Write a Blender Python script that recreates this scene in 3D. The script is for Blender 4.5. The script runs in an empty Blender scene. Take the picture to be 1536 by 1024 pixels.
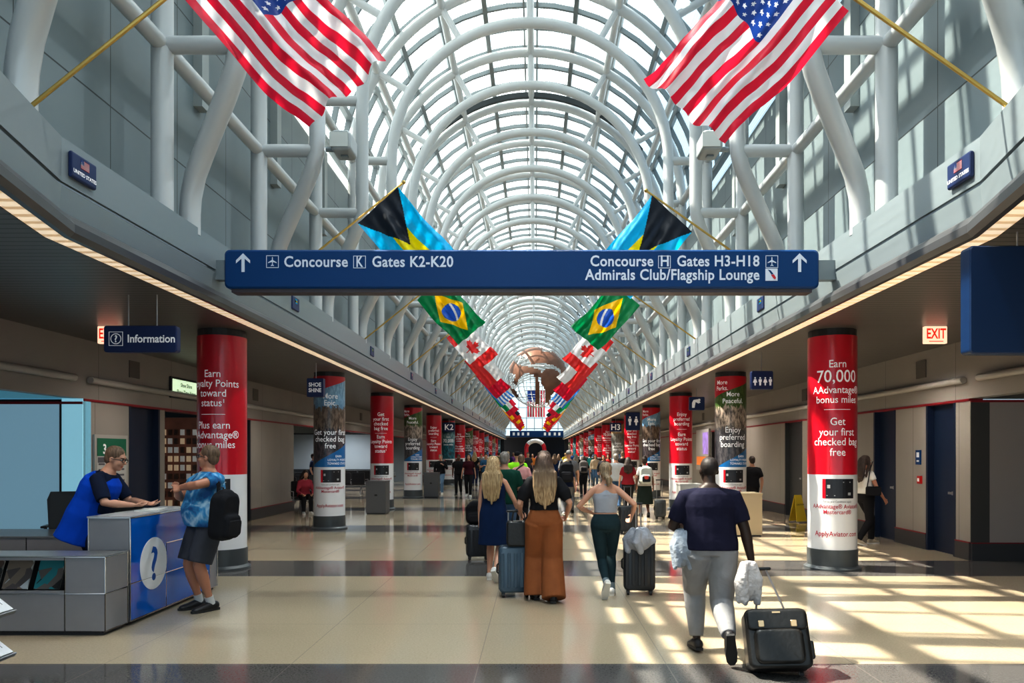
import bpy, bmesh, math, random
from mathutils import Vector, Matrix
random.seed(7)
COL = bpy.context.scene.collection
R = math.radians
CX = -0.12                      # centre line of the concourse
F, VX, VY, EYE = 1100.0, 803.0, 679.0, 1.7
def W(px, py, d):               # picture measurements -> place, at depth d
    return Vector(((px - VX) / F * d, d, EYE + (VY - py) / F * d))

# ------------------------------------------------------------------ materials
MATS = {}
def mat(name, col, rough=.5, metal=0., bump=0., bscale=30., var=0., vscale=6., emit=0., transl=0., spec=.5, coat=0., stretch=None):
    if name in MATS: return MATS[name]
    m = bpy.data.materials.new(name); m.use_nodes = True
    nt = m.node_tree; N = nt.nodes; L = nt.links
    p = N['Principled BSDF']; out = N['Material Output']
    c = (*col, 1)
    p.inputs['Base Color'].default_value = c
    p.inputs['Roughness'].default_value = rough
    p.inputs['Metallic'].default_value = metal
    p.inputs['Specular IOR Level'].default_value = spec
    p.inputs['Coat Weight'].default_value = coat
    tc = N.new('ShaderNodeTexCoord'); mp = N.new('ShaderNodeMapping'); L.new(tc.outputs['Object'], mp.inputs[0])
    if stretch: mp.inputs['Scale'].default_value = stretch
    if var:
        n = N.new('ShaderNodeTexNoise'); n.inputs['Scale'].default_value = vscale; n.inputs['Detail'].default_value = 4
        L.new(mp.outputs[0], n.inputs[0])
        r = N.new('ShaderNodeValToRGB')
        r.color_ramp.elements[0].position = .3; r.color_ramp.elements[1].position = .7
        r.color_ramp.elements[0].color = (*[max(0, x * (1 - var)) for x in col], 1)
        r.color_ramp.elements[1].color = (*[min(1, x * (1 + var)) for x in col], 1)
        L.new(n.outputs[0], r.inputs[0]); L.new(r.outputs[0], p.inputs['Base Color'])
        if emit: L.new(r.outputs[0], p.inputs['Emission Color'])
    if bump:
        n = N.new('ShaderNodeTexNoise'); n.inputs['Scale'].default_value = bscale; n.inputs['Detail'].default_value = 3
        L.new(mp.outputs[0], n.inputs[0])
        b = N.new('ShaderNodeBump'); b.inputs['Strength'].default_value = bump; b.inputs['Distance'].default_value = .02
        L.new(n.outputs[0], b.inputs['Height']); L.new(b.outputs[0], p.inputs['Normal'])
    if emit:
        if not var: p.inputs['Emission Color'].default_value = c
        p.inputs['Emission Strength'].default_value = emit
    if transl:
        t = N.new('ShaderNodeBsdfTranslucent'); t.inputs[0].default_value = c
        x = N.new('ShaderNodeMixShader'); x.inputs[0].default_value = transl
        L.new(p.outputs[0], x.inputs[1]); L.new(t.outputs[0], x.inputs[2]); L.new(x.outputs[0], out.inputs[0])
    MATS[name] = m
    return m
def nodes_of(m):
    return m.node_tree.nodes, m.node_tree.links, m.node_tree.nodes['Principled BSDF']
def math_node(N, L, op, a, b=None, c=None):
    n = N.new('ShaderNodeMath'); n.operation = op
    for i, v in enumerate((a, b, c)):
        if v is None: continue
        if isinstance(v, (int, float)): n.inputs[i].default_value = v
        else: L.new(v, n.inputs[i])
    return n.outputs[0]
def mixc(N, L, fac, a, b):
    n = N.new('ShaderNodeMix'); n.data_type = 'RGBA'
    if isinstance(fac, (int, float)): n.inputs[0].default_value = fac
    else: L.new(fac, n.inputs[0])
    for i, v in ((6, a), (7, b)):
        if isinstance(v, tuple): n.inputs[i].default_value = (*v, 1)
        else: L.new(v, n.inputs[i])
    return n.outputs[2]
def world_xyz(N, L):
    g = N.new('ShaderNodeNewGeometry'); s = N.new('ShaderNodeSeparateXYZ'); L.new(g.outputs['Position'], s.inputs[0])
    return s.outputs

def floor_mat():
    m = mat('terrazzo', (.5, .42, .31), .1, coat=0.0); N, L, p = nodes_of(m)
    x, y, z = world_xyz(N, L)
    ph = math_node(N, L, 'FRACT', math_node(N, L, 'DIVIDE', math_node(N, L, 'ADD', y, 100 * 5.66 - 10.12), 5.66))
    stripe = math_node(N, L, 'LESS_THAN', ph, 1.45 / 5.66)
    gx = math_node(N, L, 'FRACT', math_node(N, L, 'DIVIDE', math_node(N, L, 'ADD', x, 100.12), 1.51))
    jx = math_node(N, L, 'LESS_THAN', gx, .006)
    gy = math_node(N, L, 'FRACT', math_node(N, L, 'MULTIPLY', ph, 5.66 / 1.41))
    jy = math_node(N, L, 'LESS_THAN', gy, .006)
    j = math_node(N, L, 'MAXIMUM', jx, jy)
    g = N.new('ShaderNodeNewGeometry')
    n = N.new('ShaderNodeTexNoise'); n.inputs['Scale'].default_value = 55; n.inputs['Detail'].default_value = 6; n.inputs['Roughness'].default_value = .8
    L.new(g.outputs['Position'], n.inputs[0])
    n2 = N.new('ShaderNodeTexNoise'); n2.inputs['Scale'].default_value = .7; n2.inputs['Detail'].default_value = 3
    L.new(g.outputs['Position'], n2.inputs[0])
    r = N.new('ShaderNodeValToRGB'); r.color_ramp.elements[0].position = .35; r.color_ramp.elements[1].position = .65
    r.color_ramp.elements[0].color = (.42, .35, .245, 1); r.color_ramp.elements[1].color = (.56, .475, .35, 1); L.new(n.outputs[0], r.inputs[0])
    r2 = N.new('ShaderNodeValToRGB'); r2.color_ramp.elements[0].position = .35; r2.color_ramp.elements[1].position = .65
    r2.color_ramp.elements[0].color = (.055, .056, .06, 1); r2.color_ramp.elements[1].color = (.12, .122, .125, 1); L.new(n.outputs[0], r2.inputs[0])
    c = mixc(N, L, stripe, r.outputs[0], r2.outputs[0])
    c = mixc(N, L, math_node(N, L, 'MULTIPLY', j, .45), c, (.22, .2, .18))
    c = mixc(N, L, math_node(N, L, 'MULTIPLY', n2.outputs[0], .25), c, (.3, .25, .2))
    L.new(c, p.inputs['Base Color'])
    rr = N.new('ShaderNodeMapRange'); rr.inputs[3].default_value = .06; rr.inputs[4].default_value = .14; L.new(n2.outputs[0], rr.inputs[0]); L.new(rr.outputs[0], p.inputs['Roughness'])
    return m
def seam_mat(name, col, axis, period, width, rough=.5, metal=0., phase=0., dark=.45, extra=None, bump=.5, var=.05):
    m = mat(name, col, rough, metal, var=0); N, L, p = nodes_of(m)
    xyz = world_xyz(N, L)
    f = math_node(N, L, 'FRACT', math_node(N, L, 'DIVIDE', math_node(N, L, 'ADD', xyz[axis], 200 * period - phase), period))
    s = math_node(N, L, 'LESS_THAN', f, width / period)
    if extra:
        for ax, v, w in extra:
            d = math_node(N, L, 'ABSOLUTE', math_node(N, L, 'SUBTRACT', xyz[ax], v))
            s = math_node(N, L, 'MAXIMUM', s, math_node(N, L, 'LESS_THAN', d, w))
    g = N.new('ShaderNodeNewGeometry'); n = N.new('ShaderNodeTexNoise'); n.inputs['Scale'].default_value = 1.4; L.new(g.outputs['Position'], n.inputs[0])
    base = mixc(N, L, n.outputs[0], tuple(x * (1 - var * 2) for x in col), tuple(min(1, x * (1 + var * 2)) for x in col))
    L.new(mixc(N, L, s, base, tuple(x * dark for x in col)), p.inputs['Base Color'])
    b = N.new('ShaderNodeBump'); b.invert = True; b.inputs['Strength'].default_value = bump; b.inputs['Distance'].default_value = .01
    L.new(s, b.inputs['Height']); L.new(b.outputs[0], p.inputs['Normal'])
    return m
def louver_mat():
    m = mat('soffit_light', (1, .82, .6), .6); N, L, p = nodes_of(m)
    x, y, z = world_xyz(N, L)
    f = math_node(N, L, 'FRACT', math_node(N, L, 'DIVIDE', math_node(N, L, 'ADD', y, 500), .17))
    s = math_node(N, L, 'LESS_THAN', f, .62)
    L.new(mixc(N, L, s, (.55, .36, .22), (1, .85, .66)), p.inputs['Emission Color'])
    p.inputs['Emission Strength'].default_value = .42
    return m
def glass_mat():
    m = bpy.data.materials.new('fritted_glass'); m.use_nodes = True; MATS['fritted_glass'] = m
    N, L = m.node_tree.nodes, m.node_tree.links; N.remove(N['Principled BSDF']); out = N['Material Output']
    uv = N.new('ShaderNodeTexCoord'); s = N.new('ShaderNodeSeparateXYZ'); L.new(uv.outputs['UV'], s.inputs[0])
    f = math_node(N, L, 'FRACT', math_node(N, L, 'DIVIDE', s.outputs[0], .07))
    st = math_node(N, L, 'LESS_THAN', f, .5)
    fac = N.new('ShaderNodeMapRange'); fac.inputs[3].default_value = .16; fac.inputs[4].default_value = .6; L.new(st, fac.inputs[0])
    tr = N.new('ShaderNodeBsdfTransparent'); tr.inputs[0].default_value = (.93, .97, .98, 1)
    tl = N.new('ShaderNodeBsdfTranslucent'); tl.inputs[0].default_value = (.86, .92, .93, 1)
    df = N.new('ShaderNodeBsdfDiffuse'); df.inputs[0].default_value = (.75, .8, .8, 1)
    a = N.new('ShaderNodeMixShader'); a.inputs[0].default_value = .35; L.new(tl.outputs[0], a.inputs[1]); L.new(df.outputs[0], a.inputs[2])
    b = N.new('ShaderNodeMixShader'); L.new(fac.outputs[0], b.inputs[0]); L.new(tr.outputs[0], b.inputs[1]); L.new(a.outputs[0], b.inputs[2])
    L.new(b.outputs[0], out.inputs[0])
    return m
def photo_mat(name, kind):
    """printed photograph on a column wrap: soft landscape, coloured corners (UV: u across 0..1, v up 0..1)"""
    m = mat(name, (.5, .5, .5), .35, coat=.3); N, L, p = nodes_of(m)
    uv = N.new('ShaderNodeTexCoord'); s = N.new('ShaderNodeSeparateXYZ'); L.new(uv.outputs['UV'], s.inputs[0]); u, v = s.outputs[0], s.outputs[1]
    mp = N.new('ShaderNodeMapping'); L.new(uv.outputs['UV'], mp.inputs[0]); mp.inputs['Scale'].default_value = (9, 7, 1)
    mp.inputs['Rotation'].default_value = (0, 0, .5 if kind == 'wood' else 0)
    n = N.new('ShaderNodeTexNoise'); n.inputs['Scale'].default_value = 1.6; n.inputs['Detail'].default_value = 7; n.inputs['Roughness'].default_value = .65; L.new(mp.outputs[0], n.inputs[0])
    pal = {'rock': [(.30, .52, .74), (.16, .33, .55), (.09, .06, .045), (.26, .19, .15), (.03, .03, .035), (.12, .09, .10)],
           'wood': [(.10, .17, .045), (.05, .10, .02), (.55, .45, .38), (.10, .08, .07), (.13, .12, .13), (.04, .04, .05)],
           'gold': [(.62, .33, .05), (.35, .28, .22), (.30, .29, .27), (.16, .15, .14), (.34, .33, .31), (.15, .15, .15)],
           'surf': [(.02, .07, .10), (.03, .12, .16), (.25, .42, .45), (.08, .2, .24), (.02, .25, .33), (.01, .05, .08)]}[kind]
    cols = []
    for i in range(0, 6, 2):
        r = N.new('ShaderNodeValToRGB'); r.color_ramp.elements[0].position = .42; r.color_ramp.elements[1].position = .58
        r.color_ramp.elements[0].color = (*pal[i], 1); r.color_ramp.elements[1].color = (*pal[i + 1], 1)
        L.new(n.outputs[0], r.inputs[0]); cols.append(r.outputs[0])
    jag = math_node(N, L, 'ADD', v, math_node(N, L, 'MULTIPLY', math_node(N, L, 'SUBTRACT', n.outputs[0], .5), .35))
    c = mixc(N, L, math_node(N, L, 'GREATER_THAN', jag, .42), cols[2], cols[1])
    c = mixc(N, L, math_node(N, L, 'GREATER_THAN', jag, .66), c, cols[0])
    red = math_node(N, L, 'GREATER_THAN', math_node(N, L, 'SUBTRACT', v, math_node(N, L, 'MULTIPLY', u, .15)), .79)
    blu = math_node(N, L, 'LESS_THAN', math_node(N, L, 'SUBTRACT', v, math_node(N, L, 'MULTIPLY', u, .22)), .0)
    if kind != 'surf':
        c = mixc(N, L, red, c, (.55, .01, .025)); c = mixc(N, L, blu, c, (.01, .16, .42))
    else:
        c = mixc(N, L, math_node(N, L, 'GREATER_THAN', v, .86), c, (.02, .04, .09))
        c = mixc(N, L, math_node(N, L, 'GREATER_THAN', v, .96), c, (.45, .01, .02))
    L.new(c, p.inputs['Base Color'])
    return m
def poster_mat(name, cols, scale=8):
    m = mat(name, cols[0], .4); N, L, p = nodes_of(m)
    tc = N.new('ShaderNodeTexCoord'); v = N.new('ShaderNodeTexVoronoi'); v.inputs['Scale'].default_value = scale; L.new(tc.outputs['Object'], v.inputs[0])
    s = N.new('ShaderNodeSeparateXYZ'); L.new(v.outputs['Color'], s.inputs[0])
    r = N.new('ShaderNodeValToRGB'); r.color_ramp.interpolation = 'CONSTANT'
    e = r.color_ramp.elements; e[0].color = (*cols[0], 1); e[1].position = 1. / len(cols); e[1].color = (*cols[1], 1)
    for i in range(2, len(cols)):
        q = e.new(i / len(cols)); q.color = (*cols[i], 1)
    L.new(s.outputs[0], r.inputs[0]); L.new(r.outputs[0], p.inputs['Base Color'])
    return m
def hair_mat(name, a, b, c=None):
    m = mat(name, a, .55); N, L, p = nodes_of(m)
    tc = N.new('ShaderNodeTexCoord'); mp = N.new('ShaderNodeMapping'); mp.inputs['Scale'].default_value = (60, 60, 3.5); L.new(tc.outputs['Object'], mp.inputs[0])
    n = N.new('ShaderNodeTexNoise'); n.inputs['Scale'].default_value = 1.2; n.inputs['Detail'].default_value = 4; L.new(mp.outputs[0], n.inputs[0])
    r = N.new('ShaderNodeValToRGB'); r.color_ramp.elements[0].position = .35; r.color_ramp.elements[1].position = .65
    r.color_ramp.elements[0].color = (*a, 1); r.color_ramp.elements[1].color = (*b, 1); L.new(n.outputs[0], r.inputs[0])
    last = r.outputs[0]
    if c:                                          # darker roots: crown of the head
        s = N.new('ShaderNodeSeparateXYZ'); L.new(tc.outputs['Object'], s.inputs[0])
        mr = N.new('ShaderNodeMapRange'); mr.inputs[1].default_value = 1.22; mr.inputs[2].default_value = 1.56; L.new(s.outputs[2], mr.inputs[0])
        last = mixc(N, L, mr.outputs[0], last, c)
    L.new(last, p.inputs['Base Color'])
    bu = N.new('ShaderNodeBump'); bu.inputs['Strength'].default_value = .9; bu.inputs['Distance'].default_value = .012; L.new(n.outputs[0], bu.inputs['Height']); L.new(bu.outputs[0], p.inputs['Normal'])
    return m

# ------------------------------------------------------------------ mesh helpers
class G:
    def __init__(s): s.v = []; s.f = []; s.m = []
    def add(s, vs, fs, mi=0):
        o = len(s.v); s.v += [tuple(v) for v in vs]; s.f += [tuple(i + o for i in f) for f in fs]; s.m += [mi] * len(fs); return s
    def box(s, x0, x1, y0, y1, z0, z1, mi=0, M=None):
        vs = [Vector(v) for v in ((x0, y0, z0), (x1, y0, z0), (x1, y1, z0), (x0, y1, z0), (x0, y0, z1), (x1, y0, z1), (x1, y1, z1), (x0, y1, z1))]
        if M: vs = [M @ v for v in vs]
        return s.add(vs, [(3, 2, 1, 0), (4, 5, 6, 7), (0, 1, 5, 4), (1, 2, 6, 5), (2, 3, 7, 6), (3, 0, 4, 7)], mi)
    def loft(s, rings, cap=True, mi=0):
        n = len(rings[0]); vs = [p for r in rings for p in r]; fs = []
        for i in range(len(rings) - 1):
            for j in range(n):
                k = (j + 1) % n; fs.append((i * n + j, i * n + k, (i + 1) * n + k, (i + 1) * n + j))
        if cap:
            fs.append(tuple(range(n))[::-1]); fs.append(tuple((len(rings) - 1) * n + j for j in range(n)))
        return s.add(vs, fs, mi)
    def tube(s, pts, rad, n=12, side=None, roundcap=False, mi=0):
        pts = [Vector(p) for p in pts]; k = len(pts)
        if not isinstance(rad, list): rad = [rad] * k
        rad = [(r, r) if isinstance(r, (int, float)) else r for r in rad]
        if roundcap:
            d0 = (pts[0] - pts[1]).normalized(); d1 = (pts[-1] - pts[-2]).normalized()
            a, b = rad[0], rad[-1]; P0, P1 = pts[0], pts[-1]; pre = []; post = []
            for q in (.35, .7, .93):
                c = math.sqrt(1 - q * q)
                pre.insert(0, (P0 + d0 * min(a) * q, (a[0] * c, a[1] * c))); post.append((P1 + d1 * min(b) * q, (b[0] * c, b[1] * c)))
            pts = [p for p, _ in pre] + pts + [p for p, _ in post]; rad = [r for _, r in pre] + rad + [r for _, r in post]; k = len(pts)
        rings = []; ref = Vector(side) if side is not None else None; last = None
        for i in range(k):
            t = (pts[min(i + 1, k - 1)] - pts[max(i - 1, 0)]).normalized()
            if last is None:
                r0 = ref if ref is not None else (Vector((1, 0, 0)) if abs(t.x) < .8 else Vector((0, 0, 1)))
            else: r0 = ref if ref is not None else last
            a = (r0 - t * r0.dot(t)); a = a.normalized() if a.length > 1e-5 else t.orthogonal().normalized()
            b = t.cross(a); last = a
            rings.append([pts[i] + a * math.cos(2 * math.pi * j / n) * rad[i][0] + b * math.sin(2 * math.pi * j / n) * rad[i][1] for j in range(n)])
        return s.loft(rings, mi=mi)
    def ell(s, c, r, M=None, n=14, mi=0):
        c = Vector(c); rings = []
        for i in range(1, 9):
            th = math.pi * i / 9
            ring = [Vector((r[0] * math.sin(th) * math.cos(2 * math.pi * j / n), r[1] * math.sin(th) * math.sin(2 * math.pi * j / n), -r[2] * math.cos(th))) for j in range(n)]
            rings.append([c + (M @ p if M else p) for p in ring])
        return s.loft(rings, mi=mi)
    def prism(s, poly, M, h, mi=0):      # poly in local xy, extruded along local z by h
        n = len(poly); vs = [M @ Vector((x, y, 0)) for x, y in poly] + [M @ Vector((x, y, h)) for x, y in poly]
        fs = [tuple(range(n))[::-1], tuple(range(n, 2 * n))] + [(j, (j + 1) % n, n + (j + 1) % n, n + j) for j in range(n)]
        return s.add(vs, fs, mi)
    def rbox(s, x0, x1, y0, y1, z0, z1, r, M=None, mi=0, n=4):     # box with rounded vertical-section corners in x/z, extruded in y
        pts = []
        for cx, cz, a0 in ((x1 - r, z1 - r, 0), (x0 + r, z1 - r, 90), (x0 + r, z0 + r, 180), (x1 - r, z0 + r, 270)):
            for k in range(n + 1):
                a = R(a0 + 90 * k / n); pts.append((cx + r * math.cos(a), cz + r * math.sin(a)))
        e = min(r * .35, (y1 - y0) * .3); rings = []
        mx, mz = (x0 + x1) / 2, (z0 + z1) / 2; sx = 1 - 2 * e / (x1 - x0); sz = 1 - 2 * e / (z1 - z0)
        for y, a, b in ((y0, sx, sz), (y0 + e, 1, 1), (y1 - e, 1, 1), (y1, sx, sz)):
            q = [Vector((mx + (px - mx) * a, y, mz + (pz - mz) * b)) for px, pz in pts]
            rings.append([M @ v for v in q] if M else q)
        return s.loft(rings, mi=mi)
    def mesh(s, name, smooth=False):
        me = bpy.data.meshes.new(name); me.from_pydata(s.v, [], s.f)
        if any(s.m): me.polygons.foreach_set('material_index', s.m)
        bm = bmesh.new(); bm.from_mesh(me); bmesh.ops.recalc_face_normals(bm, faces=bm.faces); bm.to_mesh(me); bm.free()
        if smooth: me.polygons.foreach_set('use_smooth', [True] * len(me.polygons)); auto(me)
        return me
def auto(me, ang=40):
    try: me.set_sharp_from_angle(angle=R(ang))
    except Exception: pass
def obj(name, data, m=None, parent=None, label=None, smooth=False, loc=None, rot=None):
    if isinstance(data, G): data = data.mesh(name, smooth)
    o = bpy.data.objects.new(name, data); COL.objects.link(o)
    if m is not None and data is not None:
        for q in (m if isinstance(m, (list, tuple)) else [m]):
            if len(data.materials) < (len(m) if isinstance(m, (list, tuple)) else 1): data.materials.append(q)
    if parent: o.parent = parent
    if label: o['label'] = label
    if loc: o.location = loc
    if rot: o.rotation_euler = rot
    return o
def tag(o, label, cat, group=None, kind=None):
    o['label'] = label; o['category'] = cat
    if group: o['group'] = group
    if kind: o['kind'] = kind
    return o
def thing(name, label, cat, loc=(0, 0, 0), rz=0, group=None):
    o = bpy.data.objects.new(name, None); COL.objects.link(o); o.empty_display_size = .1
    o.location = loc; o.rotation_euler = (0, 0, R(rz)); return tag(o, label, cat, group)
def struct(name, g, m, parent=None, smooth=False, label=None):
    o = obj(name, g, m, parent, smooth=smooth)
    if not parent: o['kind'] = 'structure'; o['label'] = label or name.replace('_', ' ')
    return o
def remesh(g, vox, smooth=4, name='form'):
    me = bpy.data.meshes.new('raw'); me.from_pydata(g.v, [], g.f)
    bm = bmesh.new(); bm.from_mesh(me); bmesh.ops.recalc_face_normals(bm, faces=bm.faces); bm.to_mesh(me); bm.free()
    o = bpy.data.objects.new('raw', me); COL.objects.link(o)
    a = o.modifiers.new('r', 'REMESH'); a.mode = 'VOXEL'; a.voxel_size = vox
    if smooth: b = o.modifiers.new('s', 'SMOOTH'); b.factor = .5; b.iterations = smooth
    dg = bpy.context.evaluated_depsgraph_get(); out = bpy.data.meshes.new_from_object(o.evaluated_get(dg)); out.name = name
    bpy.data.objects.remove(o); bpy.data.meshes.remove(me)
    out.polygons.foreach_set('use_smooth', [True] * len(out.polygons)); out.materials.clear()
    return out
TXT = {}
def text_geo(s, bold=.012, align='CENTER', spacing=1.0):
    k = (s, bold, align, spacing)
    if k not in TXT:
        cu = bpy.data.curves.new('t', 'FONT'); cu.body = s; cu.align_x = align; cu.offset = bold; cu.resolution_u = 3; cu.space_character = spacing
        o = bpy.data.objects.new('t', cu); COL.objects.link(o)
        dg = bpy.context.evaluated_depsgraph_get(); me = bpy.data.meshes.new_from_object(o.evaluated_get(dg))
        TXT[k] = ([tuple(v.co) for v in me.vertices], [tuple(p.vertices) for p in me.polygons])
        bpy.data.objects.remove(o); bpy.data.meshes.remove(me)
    return TXT[k]
def text(s, size, m, M, parent=None, bold=.012, align='CENTER', name='lettering', spacing=1.0, sx=1.0):
    """flat lettering; M maps local (x right, y up, z out) to the place"""
    vs, fs = text_geo(s, bold, align, spacing)
    g = G(); g.add([M @ Vector((x * size * sx, y * size, 0)) for x, y, z in vs], fs)
    me = bpy.data.meshes.new(name); me.from_pydata(g.v, [], g.f)
    return obj(name, me, m, parent)
def text_round(lines, r, m, parent, phi, bold=.012, name='lettering'):
    """lines: (string, size, z) wrapped round a column of radius r, centred on angle phi (0 = facing -Y)"""
    g = G()
    for s, size, z in lines:
        if s == '-':
            n = 8
            for i in range(n):
                a0 = phi + size / r * (i / n - .5); a1 = phi + size / r * ((i + 1) / n - .5)
                g.add([(r * math.sin(a), -r * math.cos(a), zz) for a, zz in ((a0, z), (a1, z), (a1, z + .008), (a0, z + .008))], [(0, 1, 2, 3)])
            continue
        vs, fs = text_geo(s, bold * .6); kx = .9
        g.add([(r * math.sin(phi + kx * x * size / r), -r * math.cos(phi + kx * x * size / r), z + y * size) for x, y, _ in vs], fs)
    me = bpy.data.meshes.new(name); me.from_pydata(g.v, [], g.f)
    return obj(name, me, m, parent)
FACE = lambda x, y, z: Matrix.Translation((x, y, z)) @ Matrix.Rotation(R(90), 4, 'X')      # faces the camera side (-Y)
def copy_tree(o, parent=None):
    c = o.copy(); COL.objects.link(c)
    if parent: c.parent = parent
    for ch in list(o.children): copy_tree(ch, c)
    return c

WHITE = mat('white_paint', (.52, .54, .55), .3, coat=.3)
M_FASC = mat('fascia_metal', (.235, .275, .295), .35, .2, bump=.03, bscale=3)
M_DARK = mat('dark_trim', (.025, .025, .028), .4)
M_RED = mat('ad_red', (.62, .008, .028), .28, coat=.5)
M_WRAP = mat('ad_white', (.82, .82, .84), .3, coat=.4)
M_BASE = mat('base_grey', (.075, .085, .09), .35)
M_TXW = mat('lettering_white', (.85, .85, .87), .5, emit=.12)
M_TXR = mat('lettering_red', (.45, .02, .05), .5)
M_NAVY = mat('sign_blue', (.001, .045, .16), .45, emit=.06, spec=.3)
M_NAVY2 = mat('sign_navy', (.008, .022, .09), .4, emit=.05)
M_BLACK = mat('black_plastic', (.012, .012, .014), .35)
M_STEEL = mat('brushed_steel', (.5, .5, .52), .3, .9)
M_BRASS = mat('brass_pole', (.55, .38, .12), .3, .8)
M_BEIGE = seam_mat('wall_panel', (.34, .325, .30), 1, 1.45, .012, .45, phase=.3)
M_BAND = seam_mat('bulkhead', (.30, .285, .265), 1, 2.4, .012, .5)
M_LINE = mat('red_line', (.28, .01, .02), .4)
M_SKIRT = mat('wall_base', (.06, .06, .065), .4)
M_DOOR = mat('door_blue', (.008, .02, .055), .4)
M_CEIL = seam_mat('slat_ceiling', (.17, .16, .15), 1, .12, .02, .38, .3, dark=.25, bump=.8)

# ------------------------------------------------------------------ setting
def plane_g(x0, x1, y0, y1, z):
    return G().add([(x0, y0, z), (x1, y0, z), (x1, y1, z), (x0, y1, z)], [(0, 1, 2, 3)])
Z0, Z1 = -6.0, 98.0
struct('floor', G().box(-13, 13, Z0, Z1 + 14, -.2, 0), floor_mat(), label='polished beige terrazzo floor with dark grey cross stripes')

FRONT = [(6.1, 3.82), (98, 3.82)]                # depth, half width of the ledge; nearer it swings inwards
PLAN = [(Z0, 3.0), (3.2, 3.1), (5.2, 3.6), (6.1, 3.82), (Z1, 3.82)]
def extr(side, prof, m, name, smooth=False, parent=None, plan=PLAN):
    """sweep a cross-section (outward offset, height) along the ledge plan"""
    rings = []
    for d, h in plan: rings.append([Vector((CX + side * (h + a), d, b)) for a, b in prof])
    g = G().loft(rings); return g
T = EYE
for side, nm in ((-1, 'left'), (1, 'right')):
    up = extr(side, [(0, 4.33), (.75, 4.33), (.75, 4.2), (.03, 3.96), (0, 3.96)], None, '')
    a = struct('trim_%d' % (1 if side < 0 else 5), up, M_FASC, label='grey metal ledge fascia above the %s columns' % nm)
    st = extr(side, [(.06, 3.96), (.4, 3.96), (.4, 3.925), (.06, 3.925)], None, '')
    obj('shadow_gap', st, M_DARK, a)
    obj('lower_fascia', extr(side, [(.0, 3.925), (.5, 3.925), (.5, 3.72), (.02, 3.72)], None, ''), M_FASC, a)
    obj('bullnose', extr(side, [(.02, 3.72), (.45, 3.72), (.45, 3.52), (-.02, 3.52), (-.02, 3.49), (-.07, 3.49), (-.11, 3.53), (-.11, 3.60), (-.06, 3.67)], None, ''), mat('bullnose_grey', (.10, .10, .105), .3, .4), a)
    obj('soffit_light', extr(side, [(-.02, 3.51), (.14, 3.51), (.14, 3.495), (-.02, 3.495)], None, ''), louver_mat(), a)
    # side ceilings
    rings = [[Vector((CX + side * (h + .16), d, 3.5)), Vector((CX + side * 12.5, d, 3.5)), Vector((CX + side * 12.5, d, 3.7)), Vector((CX + side * (h + .16), d, 3.7))] for d, h in PLAN]
    struct('ceiling' if side < 0 else 'ceiling.001', G().loft(rings), M_CEIL, label='slatted metal ceiling over the %s aisle' % nm)
    # clerestory wall
    cw = seam_mat('clerestory_panel', (.20, .245, .26), 1, 1.46, .014, .35, phase=7.83, extra=[(2, 5.4, .009), (2, 7.36, .009)], dark=.2, var=.03)
    hw = 4.42
    struct('wall_upper_' + nm, G().box(CX + side * hw, CX + side * (hw + .15), Z0, Z1, 4.2, 8.05) if side > 0 else G().box(CX - hw - .15, CX - hw, Z0, Z1, 4.2, 8.05), cw, label='grey panelled clerestory wall on the ' + nm)
# pilaster strips on the clerestory
pil = G()
for side in (-1, 1):
    for k in range(34):
        y = 7.0 + 2.83 * k
        x0, x1 = sorted((CX + side * 4.30, CX + side * 4.43)); pil.box(x0, x1, y - .1, y + .1, 6.3, 8.05)
struct('trim_2', pil, mat('pilaster_grey', (.36, .39, .39), .4), label='grey pilaster strips high on the clerestory walls')

XL, XR = -7.15, 6.88
def wall_run(side, segs, name):
    x = XL if side < 0 else XR
    g = G(); b = G(); l = G()
    for a, c in segs:
        g.box(*sorted((x, x + side * .15)), a, c, .28, 2.52)
        b.box(*sorted((x - side * .02, x + side * .15)), a, c, 0, .27)
        l.box(*sorted((x - side * .024, x + side * .15)), a, c, .27, .288)
    o = struct('wall_' + name, g, M_BEIGE, label='beige panelled wall of the %s aisle' % name)
    struct('baseboard_' + name, b, M_SKIRT, label='dark base along the %s aisle wall' % name)
    g2 = G().box(*sorted((x, x + side * .2)), Z0, Z1, 2.56, 3.5)
    obj('bulkhead', g2, M_BAND, o)
    obj('red_line', l.box(*sorted((x - side * .012, x + side * .2)), Z0 if 0 else 11.6, Z1, 2.52, 2.56), M_LINE, o)
    for y0, y1 in ((Z0, 11.3), (11.7, Z1)):
        obj('pipe_moulding', G().tube([(x - side * .05, y0, 2.86), (x - side * .05, y1, 2.86)], .055, 10), mat('moulding', (.42, .41, .39), .4), o, smooth=True)
    # square grilles and small cameras on the bulkhead
    gr = G()
    for k in range(12):
        y = 12.9 + 5.66 * k; gr.box(*sorted((x, x - side * .02)), y, y + .32, 3.03, 3.33)
    obj('speaker_grille', gr, mat('grille', (.12, .11, .10), .6), o)
    obj('red_line', G().box(*sorted((x - side * .014, x - side * .02)), 11.6, Z1, 2.525, 2.555), M_LINE, o)
wall_run(-1, [(11.6, 12.9), (13.95, 14.15), (16.7, 17.0), (18.4, 21.7), (44, Z1)], 'left')
wall_run(1, [(11.6, 12.0), (12.9, 14.0), (14.9, 18.9), (20.2, 27.2), (28.6, Z1)], 'right')
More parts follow.
